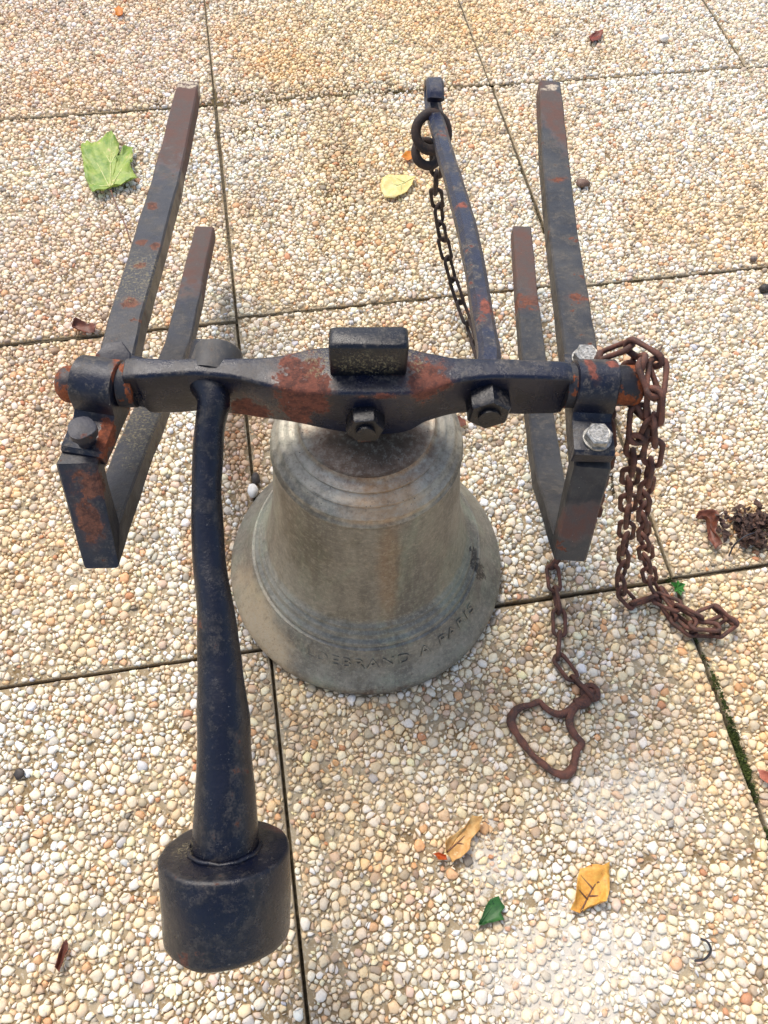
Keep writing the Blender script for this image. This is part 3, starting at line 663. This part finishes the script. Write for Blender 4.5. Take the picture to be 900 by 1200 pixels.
# ------------------------------------------------------------------ chains
RUST = m_rust('rusty_chain_metal'); DARK = m_rust('dark_chain_metal', (62, 46, 38), (38, 32, 31), (92, 66, 50))
def link_mesh(Lo, Wo, r, mat, name, n1=22, n2=8):
    k = n1; pts = []; hl = Lo / 2 - r; hw = Wo / 2 - r; s = hl - hw
    for i in range(k):
        q = 2 * math.pi * i / k; x = hw * math.cos(q); y = hw * math.sin(q)
        y2 = y + (s if y > 1e-6 else (-s if y < -1e-6 else 0))
        pts.append((x * (1 - .06 * math.cos(2 * q)), y2, 0))
    g = G(); g.tube(pts, r, n2, True); g.V = [tuple(jig(v, 150, .0008)) for v in g.V]
    o = g.obj(name, mat, None, 180); me = o.data; bpy.data.objects.remove(o); return me
def run_chain(root, pts, me, pitch, roll0=.3, roll=math.pi / 2, jitter=.15, start=0.0, flat=None):
    P = smoothpath(pts, 12); D = [0]
    for a, b in zip(P, P[1:]): D.append(D[-1] + (b - a).length)
    out = []; s = start + pitch / 2; k = 0
    def at(s):
        i = int(np.searchsorted(D, s)) ; i = min(max(i, 1), len(P) - 1); f = (s - D[i - 1]) / max(D[i] - D[i - 1], 1e-9); return P[i - 1].lerp(P[i], f)
    while s < D[-1]:
        a = at(max(s - pitch * .5, 0)); b = at(min(s + pitch * .5, D[-1])); t = (b - a).normalized()
        u = t.cross(EZ)
        if u.length < .1: u = t.cross(Vector((0, 1, 0)))
        u.normalize(); v = u.cross(t)                       # v roughly up; link plane spanned by t and (u rolled)
        q = roll0 + (roll if k % 2 else 0) + random.uniform(-jitter, jitter)
        x = u * math.cos(q) + v * math.sin(q); z = x.cross(t)
        o = bpy.data.objects.new('link', me); COL.objects.link(o); o.parent = root
        c = (a + b) / 2
        M = Matrix((x, t, z)).transposed().to_4x4(); M.translation = c - root.location
        o.matrix_basis = M; out.append(o); s += pitch; k += 1
    return out
LK = link_mesh(.0385, .0205, .0025, RUST, 'link'); LKD = link_mesh(.0430, .0200, .0025, DARK, 'link')
# rusty chain slung over the right journal
ch = empty('chain', LW(.23, 0, .362)); tag(ch, 'long rusty chain slung over the right journal and ending in a bent hook', 'chain')
strand = [Vector((0.3866, 0.0651, 0.1000)), Vector((0.3536, 0.0434, 0.2200)), Vector((0.3326, 0.0408, 0.3100)), LW(.206, .030, .350), LW(.222, .030, .376), LW(.236, .018, .386), LW(.247, .002, .382), Vector((0.3435, 0.0215, 0.3720)), Vector((0.3549, 0.0179, 0.3450)), Vector((0.3623, 0.0096, 0.3100)), Vector((0.3698, 0.0063, 0.2700)), Vector((0.3919, 0.0099, 0.2000)), Vector((0.4253, 0.0107, 0.1100)), Vector((0.4608, -0.0024, 0.0200)), Vector((0.4758, -0.0350, 0.0100)),
          Vector((0.4835, -0.0597, 0.0090)), Vector((0.5180, -0.0689, 0.0080)), Vector((0.5418, -0.0690, 0.0100)), Vector((0.5407, -0.0429, 0.0160)), Vector((0.5173, -0.0510, 0.0180)), Vector((0.4899, -0.0475, 0.0200)), Vector((0.4797, -0.0286, 0.0200)), Vector((0.4593, -0.0164, 0.0140)), Vector((0.4275, -0.0188, 0.0100)), Vector((0.4168, -0.0055, 0.0300)), Vector((0.4030, 0.0083, 0.1000)), Vector((0.3870, 0.0168, 0.1700)), Vector((0.3668, 0.0198, 0.2400)), Vector((0.3474, 0.0162, 0.3100)), Vector((0.3420, 0.0197, 0.3450)), LW(.237, -.020, .352), LW(.232, -.006, .338), LW(.232, .012, .345), LW(.232, .020, .368), LW(.231, .006, .385), LW(.240, -.012, .378), LW(.245, -.024, .356), Vector((0.3531, 0.0215, 0.3300))]
run_chain(ch, strand, LK, .0290, .25, math.pi / 2, .25)
tail = [Vector((0.3872, 0.0672, 0.1000)), Vector((0.3925, 0.0621, 0.0500)), Vector((0.3606, 0.0550, 0.0200)), Vector((0.3510, 0.0397, 0.0060)), Vector((0.3465, 0.0041, 0.0060)), Vector((0.3414, -0.0335, 0.0060)), Vector((0.3277, -0.0599, 0.0060)), Vector((0.3342, -0.0846, 0.0060)), Vector((0.3451, -0.1058, 0.0070)), Vector((0.3534, -0.1212, 0.0080))]
run_chain(ch, tail, LK, .0290, .12, math.pi / 2.4, .15)
# extra tangle in the pile
run_chain(ch, [Vector((0.4752, -0.0068, 0.0120)), Vector((0.4834, -0.0310, 0.0080)), Vector((0.4919, -0.0596, 0.0200)), Vector((0.5181, -0.0665, 0.0220))], LK, .0290, .7, math.pi / 2, .4)
# bent wire hook lying at the end
HPW = [(0.3326, -0.1241, 0.0050), (0.3211, -0.1311, 0.0050), (0.3134, -0.1317, 0.0050), (0.3043, -0.1281, 0.0050), (0.2975, -0.1211, 0.0050), (0.2937, -0.1143, 0.0050), (0.2835, -0.1171, 0.0050), (0.2702, -0.1179, 0.0050), (0.2605, -0.1237, 0.0050), (0.2563, -0.1332, 0.0050), (0.2589, -0.1450, 0.0050), (0.2639, -0.1571, 0.0050), (0.2701, -0.1686, 0.0050), (0.2779, -0.1802, 0.0050), (0.2863, -0.1894, 0.0050), (0.2978, -0.1964, 0.0050), (0.3089, -0.1930, 0.0050), (0.3160, -0.1839, 0.0050), (0.3213, -0.1733, 0.0050), (0.3292, -0.1675, 0.0050), (0.3250, -0.1605, 0.0050), (0.3209, -0.1513, 0.0050), (0.3210, -0.1405, 0.0050), (0.3269, -0.1305, 0.0050), (0.3374, -0.1230, 0.0050)]
g = G(); pp = smoothpath(HPW, 3)
g.tube(pp, [.0042 + .0006 * math.sin(i * .3) for i in range(len(pp))], 9); 
g.tube(smoothpath([HPW[0], Vector((0.3453, -0.1233, 0.0060)), Vector((0.3540, -0.1109, 0.0060))], 4), .0062, 9)
k = 16; ce = Vector((0.3540, -0.1140, 0.0065))
g.tube([ce + Vector((.0078 * math.cos(2 * math.pi * i / k), .0078 * math.sin(2 * math.pi * i / k), 0)) for i in range(k)], .0042, 8, True)
g.V = [tuple(jig(v, 90, .0018) - ch.location) for v in g.V]
g.obj('wire_hook', RUST, ch, 60)['label'] = 'bent iron hook with a small eye'

# dark chain hung from the lever end
c2 = empty('chain', P[-1]); tag(c2, 'thin dark chain with a heavy ring hanging from the hooked end of the lever arm', 'chain')
rc = Vector((0.2586, 0.4717, 0.3000))
def ring(c, R_, r_, nrm, name, k=28):
    nrm = Vector(nrm).normalized(); u = nrm.cross(EZ).normalized(); v = nrm.cross(u)
    g = G(); g.tube([Vector(c) + (u * math.cos(2 * math.pi * i / k) + v * math.sin(2 * math.pi * i / k)) * R_ for i in range(k)], r_, 10, True)
    g.V = [tuple(jig(q, 60, .001) - c2.location) for q in g.V]; return g.obj(name, DARK, c2, 60)
ring(rc, .0188, .0058, (.05, -.75, .65), 'ring')
ring(Vector((0.2542, 0.4687, 0.2750)), .0145, .0052, (.25, -.45, .86), 'ring')
dk = [Vector((0.2682, 0.4795, 0.2680)), Vector((0.2715, 0.4806, 0.2350)), Vector((0.2772, 0.4924, 0.2000)), Vector((0.2886, 0.5024, 0.1500)), Vector((0.3008, 0.5076, 0.1000)), Vector((0.3118, 0.4984, 0.0600)), Vector((0.3221, 0.4766, 0.0300)), Vector((0.3312, 0.4376, 0.0120)), Vector((0.3357, 0.3868, 0.0070)), Vector((0.3375, 0.3289, 0.0060))]
run_chain(c2, dk, LKD, .0335, .35, math.pi / 2.2, .2)

# ------------------------------------------------------------------ leaves and litter
def pip(poly, x, y):
    c = False; n = len(poly); j = n - 1
    for i in range(n):
        if (poly[i][1] > y) != (poly[j][1] > y) and x < (poly[j][0] - poly[i][0]) * (y - poly[i][1]) / (poly[j][1] - poly[i][1]) + poly[i][0]: c = not c
        j = i
    return c
def m_leaf(name, a, b, c_, scale=120, rough=.5):
    t = NT(name); n1 = t.noise(scale, 5, .6); n2 = t.noise(scale * 6, 3, .6)
    c = t.mix(t.step(n1, .35, .6), S(*a), S(*b)); c = t.mix(t.step(n1, .62, .7), c, S(*c_)); c = t.mix(t.math('MULTIPLY', t.step(n2, .5, .7), .3), c, S(*c_))
    t.l(c, t.b.inputs['Base Color']); t.b.inputs['Roughness'].default_value = rough
    tr = t.n('BsdfTranslucent'); t.l(c, tr.inputs[0]); ms = t.n('MixShader'); ms.inputs[0].default_value = .25
    t.l(t.b.outputs[0], ms.inputs[1]); t.l(tr.outputs[0], ms.inputs[2]); t.l(ms.outputs[0], t.o.inputs[0])
    t.l(t.bump(n1, .4, .001), t.b.inputs['Normal']); return t.m
def leaf(outline, base, mat, label, veins=(), vmat=None, lift=.004, curl=.25, seed=0, stem=None, smat=None, edge_up=.006, fold=None):
    """outline, base, veins in world xy; rings run from the base point to a finely resampled toothed edge"""
    pts = []; n = len(outline)
    for i in range(n):
        a = Vector(outline[i]); b = Vector(outline[(i + 1) % n]); k = max(1, int((b - a).length / .004))
        for j in range(k):
            p = a.lerp(b, j / k); nn = Vector(((b - a).y, -(b - a).x)).normalized(); pts.append(p + nn * random.uniform(-.0006, .0012))
    cx = sum(p.x for p in pts) / len(pts); cy = sum(p.y for p in pts) / len(pts); org = Vector((cx, cy, 0)); bs = Vector(base)
    def hz(p, f):
        d = (Vector((p[0], p[1])) - Vector((cx, cy))).length
        z = lift + edge_up * f ** 3 * (.5 + 1.1 * noise.noise(Vector((p[0] * 60, p[1] * 60, seed)))) + nz3((p[0], p[1], seed), 55, .003)
        if fold: 
            m = (Vector((p[0], p[1])) - Vector(fold[0])).dot(Vector(fold[1]).normalized()); z += fold[2] * max(m, 0)
        return max(z, .0015)
    R = 7; V = [(bs.x - cx, bs.y - cy, hz(bs, 0))]; F = []
    m = len(pts)
    for r_ in range(1, R + 1):
        f = r_ / R
        for p in pts: q = bs.lerp(p, f); V.append((q.x - cx, q.y - cy, hz(q, f)))
    for j in range(m): F.append((0, 1 + j, 1 + (j + 1) % m))
    for r_ in range(R - 1):
        for j in range(m): a = 1 + r_ * m; F.append((a + j, a + m + j, a + m + (j + 1) % m, a + (j + 1) % m))
    root = empty('fallen_leaf', org); tag(root, label, 'leaf', 'fallen leaves on the paving')
    o = mesh('leaf_blade', V, F, mat, root, 180)
    so = o.modifiers.new('thickness', 'SOLIDIFY'); so.thickness = .0004
    if veins:
        g = G()
        for v_ in veins:
            L_ = []
            for a, b in zip(v_, v_[1:]):
                for j in range(6): q = Vector(a).lerp(Vector(b), j / 6); L_.append(q)
            L_.append(Vector(v_[-1])); mx = max(1e-6, max((q - bs).length for q in L_))
            PP = [Vector((q.x - cx, q.y - cy, hz(q, min(.6, (q - bs).length / mx * .6)) + .0006)) for q in L_]
            g.tube(PP, [.0011 * (1 - .7 * i / len(PP)) for i in range(len(PP))], 5)
        g.obj('veins', vmat, root, 180)
    if stem:
        g = G(); PP = smoothpath([Vector(s_) - org for s_ in stem], 5); g.tube(PP, .0011, 6); g.obj('petiole', smat, root, 180)
    return root
GREEN = m_leaf('green_leaf', (112, 150, 54), (158, 180, 78), (206, 194, 128), 60); GVEIN = m_plain('leaf_vein', (206, 208, 146), (180, 184, 112), 80)
STEM = m_plain('leaf_stalk', (128, 84, 60), (90, 64, 44), 200)
YEL = m_leaf('yellow_leaf', (240, 224, 160), (234, 210, 128), (244, 234, 190)); ORL = m_leaf('orange_leaf', (238, 190, 90), (232, 170, 76), (160, 92, 50), 240)
TAN = m_leaf('tan_leaf', (232, 190, 120), (214, 160, 88), (236, 206, 150)); DKG = m_leaf('dark_green_leaf', (44, 92, 44), (60, 112, 52), (30, 66, 34)); BRN = m_leaf('brown_leaf', (140, 82, 60), (108, 62, 46), (84, 52, 42))
BRT = m_leaf('bright_orange_leaf', (226, 150, 36), (210, 120, 30), (236, 176, 60))
leaf([(-0.2232, 0.8880), (-0.2138, 0.9108), (-0.2026, 0.9051), (-0.1888, 0.9166), (-0.1761, 0.9328), (-0.1692, 0.9142), (-0.1595, 0.8912), (-0.1624, 0.8743), (-0.1526, 0.8860), (-0.1386, 0.8909), (-0.1405, 0.8588), (-0.1423, 0.8296), (-0.1331, 0.8078), (-0.1508, 0.7977), (-0.1697, 0.7960), (-0.1791, 0.7891), (-0.1924, 0.7807), (-0.2057, 0.7844), (-0.2154, 0.8179), (-0.2200, 0.8558)], (-0.1777, 0.7970), GREEN,
     'large pale green lobed leaf with a long stalk on the paving', [[(-0.1777, 0.7930), (-0.1763, 0.8526), (-0.1762, 0.9173)], [(-0.1777, 0.7930), (-0.1940, 0.8442), (-0.2136, 0.8933)], [(-0.1777, 0.7930), (-0.1572, 0.8398), (-0.1430, 0.8806)], [(-0.1777, 0.7970), (-0.1965, 0.7993), (-0.2127, 0.8176)], [(-0.1763, 0.8526), (-0.1887, 0.8860), (-0.1999, 0.9047)], [(-0.1763, 0.8526), (-0.1652, 0.8789)]], GVEIN, .008, 0, 1,
     [(-0.1759, 0.7861, 0.0100), (-0.1686, 0.7540, 0.0080), (-0.1563, 0.7123, 0.0060), (-0.1482, 0.6723, 0.0040)], STEM, .012)
leaf([(0.2520, 0.7440), (0.2602, 0.7679), (0.2729, 0.7747), (0.2929, 0.7744), (0.3067, 0.7706), (0.3154, 0.7632), (0.3056, 0.7415), (0.2902, 0.7269), (0.2718, 0.7190), (0.2556, 0.7231)], (0.3108, 0.7617), YEL, 'pale yellow oval leaf lying left of the lever chain', [[(0.3140, 0.7634), (0.2809, 0.7466), (0.2525, 0.7296)], [(0.2953, 0.7552), (0.2806, 0.7696)], [(0.2823, 0.7464), (0.2648, 0.7610)], [(0.2886, 0.7498), (0.2843, 0.7256)], [(0.2729, 0.7414), (0.2642, 0.7240)]], GVEIN, .004, 0, 2, None, None, .005)
leaf([(0.3000, 0.8143), (0.3113, 0.8283), (0.3288, 0.8351), (0.3240, 0.8093), (0.3103, 0.8066)], (0.3250, 0.8223), BRT, 'small bright orange leaf tip beside the lever chain rings', (), None, .003, 0, 3)
leaf([(0.1565, -0.2518), (0.1567, -0.2420), (0.1680, -0.2355), (0.1809, -0.2309), (0.1910, -0.2223), (0.2028, -0.2234), (0.1965, -0.2351), (0.1872, -0.2436), (0.1826, -0.2520), (0.1720, -0.2592), (0.1625, -0.2617)], (0.1595, -0.2506), TAN, 'folded tan and yellow leaf with a red tip, near the bent hook', [[(0.1584, -0.2513), (0.1758, -0.2418), (0.1992, -0.2271)], [(0.1707, -0.2442), (0.1791, -0.2473)]], STEM, .005, 0, 4, None, None, .010)
leaf([(0.1435, -0.2497), (0.1507, -0.2492), (0.1579, -0.2537), (0.1578, -0.2585), (0.1483, -0.2570)], (0.1566, -0.2559), m_leaf('red_leaf', (206, 104, 40), (190, 84, 34), (150, 70, 40)), 'small curled red orange leaf scrap touching the folded tan leaf', (), None, .003, 0, 5)
leaf([(0.2707, -0.3231), (0.2767, -0.3116), (0.2827, -0.3000), (0.2900, -0.2875), (0.3029, -0.2872), (0.3125, -0.2888), (0.3223, -0.2871), (0.3184, -0.2995), (0.3133, -0.3129), (0.3054, -0.3211), (0.2903, -0.3232), (0.2783, -0.3274)], (0.2811, -0.3271), ORL, 'orange yellow angular leaf with brown freckles and curled edge', [[(0.2803, -0.3270), (0.2960, -0.3101), (0.3211, -0.2878)], [(0.2904, -0.3170), (0.2827, -0.3063)], [(0.2982, -0.3089), (0.2897, -0.2947)], [(0.2930, -0.3143), (0.3067, -0.3166)], [(0.3035, -0.3034), (0.3157, -0.3054)], [(0.3084, -0.2994), (0.3025, -0.2888)]], STEM, .005, 0, 6, None, None, .010)
leaf([(0.1761, -0.3211), (0.1838, -0.3102), (0.1933, -0.2994), (0.2022, -0.2993), (0.2073, -0.3110), (0.2003, -0.3145), (0.2031, -0.3211), (0.1915, -0.3222)], (0.1779, -0.3207), DKG, 'small dark green torn leaf below the folded tan leaf', [[(0.1771, -0.3205), (0.1909, -0.3098), (0.2010, -0.3007)]], DKG, .003, 0, 7, None, None, .004)
leaf([(0.7227, 1.1222), (0.7377, 1.1318), (0.7519, 1.1275), (0.7419, 1.1062), (0.7220, 1.0972), (0.7178, 1.1060)], (0.7211, 1.1112), m_leaf('dark_red_leaf', (150, 60, 34), (112, 46, 30), (90, 44, 30)), 'tiny dark red leaf on the far right slab', (), None, .003, 0, 8)
leaf([(-0.1707, 1.3005), (-0.1626, 1.3111), (-0.1531, 1.2987), (-0.1549, 1.2818), (-0.1660, 1.2773)], (-0.1628, 1.2826), BRT, 'tiny orange leaf scrap at the far left edge of the paving', (), None, .003, 0, 9)
leaf([(0.5112, -0.2246), (0.5174, -0.2265), (0.5276, -0.2309), (0.5265, -0.2452), (0.5163, -0.2435), (0.5105, -0.2336)], (0.5244, -0.2385), m_leaf('pink_brown_leaf', (206, 130, 104), (180, 104, 80), (140, 84, 66)), 'pinkish brown leaf beside the mossy joint at the right edge', (), None, .003, 0, 10)
leaf([(0.5614, 0.0845), (0.5512, 0.0823), (0.5592, 0.0911), (0.5707, 0.0907), (0.5789, 0.0844), (0.5786, 0.0745), (0.5692, 0.0561), (0.5706, 0.0388), (0.5613, 0.0354), (0.5598, 0.0526), (0.5655, 0.0739)], (0.5662, 0.0788), BRN, 'curled reddish brown leaf at the left of the dead leaf heap', (), None, .005, 0, 11, None, None, .012)
leaf([(0.2701, 0.2735), (0.2811, 0.2805), (0.2927, 0.2732), (0.2914, 0.2620), (0.2793, 0.2609), (0.2725, 0.2563)], (0.2736, 0.2674), BRN, 'crumpled brown leaf at the right shoulder of the bell', (), None, .006, 0, 12, None, None, .012)
leaf([(-0.2330, 0.5123), (-0.2237, 0.5207), (-0.2093, 0.5155), (-0.1949, 0.5103), (-0.1996, 0.4981), (-0.2162, 0.4988)], (-0.2282, 0.5084), BRN, 'crumpled brown leaf beside the left wall bracket', (), None, .004, 0, 13, None, None, .009)
leaf([(-0.2302, -0.2892), (-0.2273, -0.2789), (-0.2227, -0.2695), (-0.2196, -0.2671), (-0.2186, -0.2760), (-0.2223, -0.2855), (-0.2268, -0.2947)], (-0.2277, -0.2918), BRN, 'thin brown pod like leaf left of the counterweight', (), None, .003, 0, 14)

# heap of dead leaf crumbs and fibres at the right edge
g = G(); cc = Vector((0.6245, 0.0552))
for i in range(680):
    a = random.gauss(0, 1); b = random.gauss(0, 1)
    p = Vector((cc.x + a * .024, cc.y + b * .014))
    if noise.noise(Vector((p.x * 70, p.y * 70, 3))) < -.12 + .1 * random.random(): continue; d = (p - cc).length
    if p.x < cc.x - .05: continue
    z = random.uniform(.001, .004 + .015 * math.exp(-(d / .022) ** 2)); s_ = random.uniform(.002, .006)
    M = Euler((random.uniform(-1.1, 1.1), random.uniform(-1.1, 1.1), random.uniform(0, 6.28))).to_matrix()
    c0 = Vector((p.x, p.y, z)); sh_ = [(-1, -.5, 0), (-.2, -.7, .25), (.9, -.4, 0), (1.1, .35, .15), (.1, .75, -.2), (-.9, .5, .2)]
    V = [c0 + M @ (Vector(q) * s_ * random.uniform(.7, 1.3)) for q in sh_] + [c0 + M @ Vector((0, 0, .35 * s_)), c0 + M @ Vector((0, 0, -.0006))]
    F = [(j, (j + 1) % 6, 6) for j in range(6)] + [((j + 1) % 6, j, 7) for j in range(6)]
    g.add([Vector((q[0], q[1], max(q[2], .0006))) for q in V], F)
for i in range(46):
    q = random.uniform(0, 6.28); c0 = Vector((cc.x + random.gauss(-.002, .022), cc.y + random.gauss(0, .013), random.uniform(.003, .014)))
    d = Vector((math.cos(q), math.sin(q), random.uniform(-.25, .3))) * random.uniform(.006, .014)
    g.tube([c0 - d, c0 + Vector((d.y, -d.x, 0)) * .3, c0 + d], .0006, 4)
hp_ = g.obj('leaf_litter', m_rust('leaf_crumb', (92, 66, 54), (58, 44, 38), (132, 92, 72)), None, None)
tag(hp_, 'small heap of dark brown dead leaf crumbs and fibres at the right edge', 'leaf litter', None, 'stuff')
# black curved twig and little dark scraps
g = G(); TW = m_plain('black_twig', (26, 26, 34), (44, 40, 44), 200)
g.tube(smoothpath([(0.3794, -0.3864, 0.0040), (0.3892, -0.3865, 0.0060), (0.3969, -0.3804, 0.0080), (0.3962, -0.3728, 0.0080), (0.3917, -0.3691, 0.0050)], 5), .0012, 6)
tag(g.obj('twig', TW, None, 60), 'thin black curled twig at the lower right', 'twig', 'twigs on the paving')
g = G(); g.tube(smoothpath([(0.5963, 0.3497, 0.0030), (0.6066, 0.3626, 0.0050)], 4), .0014, 6)
tag(g.obj('twig', m_plain('brown_twig', (96, 70, 56), (70, 52, 42), 200), None, 60), 'short brown twig lying above the rusty chain', 'twig', 'twigs on the paving')
g = G(); g.tube(smoothpath([(0.5774, 0.0254, 0.0040), (0.5851, 0.0361, 0.0140), (0.5985, 0.0421, 0.0220), (0.6159, 0.0464, 0.0180)], 5), .001, 6)
tag(g.obj('twig', TW, None, 60), 'arched dark stalk sticking out of the dead leaf heap', 'twig', 'twigs on the paving')
def blob(c, r, name, mat, label, cat, sq=.6, seed=1):
    g = G(); secs = []
    for i in range(1, 7):
        f = math.pi * i / 7; secs.append([Vector((r[0] * math.sin(f) * math.cos(q), r[1] * math.sin(f) * math.sin(q), r[2] * math.cos(f))) * (1 + .28 * noise.noise(Vector((math.cos(q) * 1.5, math.sin(q) * 1.5, f + seed)))) for q in [2 * math.pi * k / 12 for k in range(12)]])
    g.loft(secs); return tag(g.obj(name, mat, None, 180, (c[0], c[1], r[2] * .6 + .0005)), label, cat, {'pebble': 'loose pebbles', 'clod': 'clods of dirt'}[cat])
DKS = m_plain('dark_scrap', (40, 36, 34), (66, 56, 50), 200); PEBW = m_plain('white_pebble', (238, 234, 226), (214, 208, 198), 90)
blob((0.8045, 0.4507, 0.0000), (.010, .008, .006), 'dark_clod', DKS, 'black crumb of dirt on the right edge by the far joint', 'clod', seed=2)
blob((0.8120, 0.5136, 0.0000), (.006, .005, .004), 'loose_pebble', m_plain('grey_pebble', (96, 84, 78), (120, 104, 92), 200), 'loose grey brown pebble on the far right joint', 'pebble', seed=3)
blob((-0.0006, 0.2056, 0.0000), (.0075, .0095, .007), 'loose_pebble', PEBW, 'white loose pebble against the left flank of the bell', 'pebble', seed=4)
blob((0.0042, 0.2229, 0.0000), (.006, .009, .006), 'dark_clod', DKS, 'dark clod in the joint behind the white pebble', 'clod', seed=5)
blob((0.8665, 1.0980, -0.0000), (.010, .008, .006), 'loose_pebble', PEBW, 'white pebble near the top right corner', 'pebble', seed=6)
blob((0.5902, 0.7164, -0.0000), (.012, .009, .006), 'dark_clod', m_plain('brown_clod', (120, 92, 76), (90, 66, 54), 200), 'brown dirt clod right of the right wall bracket', 'clod', seed=7)
blob((-0.2746, -0.1025, 0.0000), (.0055, .006, .002), 'loose_pebble', DKS, 'dark grey pebble at the lower left edge', 'pebble', seed=8)
g = G(); cyl(g, (0, 0, 0), (.5, -.8, 0), .0035, .013, 8); tag(g.obj('cigarette_stub', m_plain('stub_paper', (200, 184, 164), (168, 150, 130), 300), None, 40, (0.4983, 0.2577, 0.0040)), 'short pale stub lying beside the right bearing cap', 'stub')

# moss in the right joint and a green sprout
MOSS = m_plain('moss_green', (54, 68, 28), (88, 100, 42), 60, .9)
def moss(segs, label, mat=MOSS, seed=3):
    rr = random.Random(seed); g = G()
    for (a, b, n_, wd, hh) in segs:
        a = Vector(a); b = Vector(b)
        for i in range(n_):
            t = rr.random(); p = a.lerp(b, t); s_ = rr.uniform(.0006, .0017) * hh
            k_ = noise.noise(Vector((p.x * 45, p.y * 45, seed)))
            if k_ < -.05: continue
            c0 = Vector((p.x + rr.gauss(0, wd * (.5 + 1.4 * k_)), p.y + rr.gauss(0, wd * .6), rr.uniform(-.008, .0006)))
            V = [c0 + Vector((rr.uniform(-1, 1), rr.uniform(-1, 1), 0)) * s_ for _ in range(3)] + [c0 + Vector((rr.uniform(-.5, .5), rr.uniform(-.5, .5), 1.6)) * s_]
            g.add(V, [(0, 1, 3), (1, 2, 3), (2, 0, 3), (0, 2, 1)])
    tag(g.obj('moss', mat, None, None), label, 'moss', None, 'stuff')
moss([((0.4963, -0.0310), (0.5054, -0.1155), 500, .0011, .9), ((0.5054, -0.1155), (0.5063, -0.1923), 1500, .0018, 1.0), ((0.5031, -0.1747), (0.5021, -0.2322), 1400, .0024, 1.2), ((0.5055, -0.1941), (0.5001, -0.2955), 1300, .0020, 1.0), ((0.4949, 0.0112), (0.4969, -0.0232), 500, .0018, 1)], 'green moss growing in the joint down the right side')
moss([((0.2263, 1.0133), (0.4952, 0.9830), 900, .0018, .9), ((-0.0229, 0.5034), (0.3614, 0.4977), 500, .0015, .8), ((0.4981, 0.8037), (0.4979, 0.6077), 900, .0016, .9), ((0.5489, 0.4957), (0.6871, 0.4955), 500, .0014, .9), ((0.4717, 0.1837), (0.4597, 0.1198), 500, .002, 1)], 'dull olive brown moss in the far joints', m_plain('olive_moss', (92, 78, 38), (64, 54, 30), 300, .9), 4)
g = G()
for (q, l_) in ((.2, .011), (1.2, .009), (2.4, .010), (-1.6, .012), (-.9, .010), (-2.4, .009)):
    d = Vector((math.cos(q), math.sin(q), 0)); s_ = Vector((-d.y, d.x, 0)) * l_ * .32
    g.add([Vector((0, 0, .001)), d * l_ * .5 + s_ + EZ * .005, d * l_ + EZ * .004, d * l_ * .5 - s_ + EZ * .005, Vector((0, 0, -.001))], [(0, 3, 2, 1), (4, 1, 2), (4, 2, 3), (0, 1, 4), (0, 4, 3)])
tag(g.obj('seedling', m_plain('sprout_green', (36, 92, 26), (48, 116, 34), 200, .5), None, None, (0.4983, -0.0050, 0.0020)), 'tiny bright green seedling in the joint above the chain pile', 'seedling')
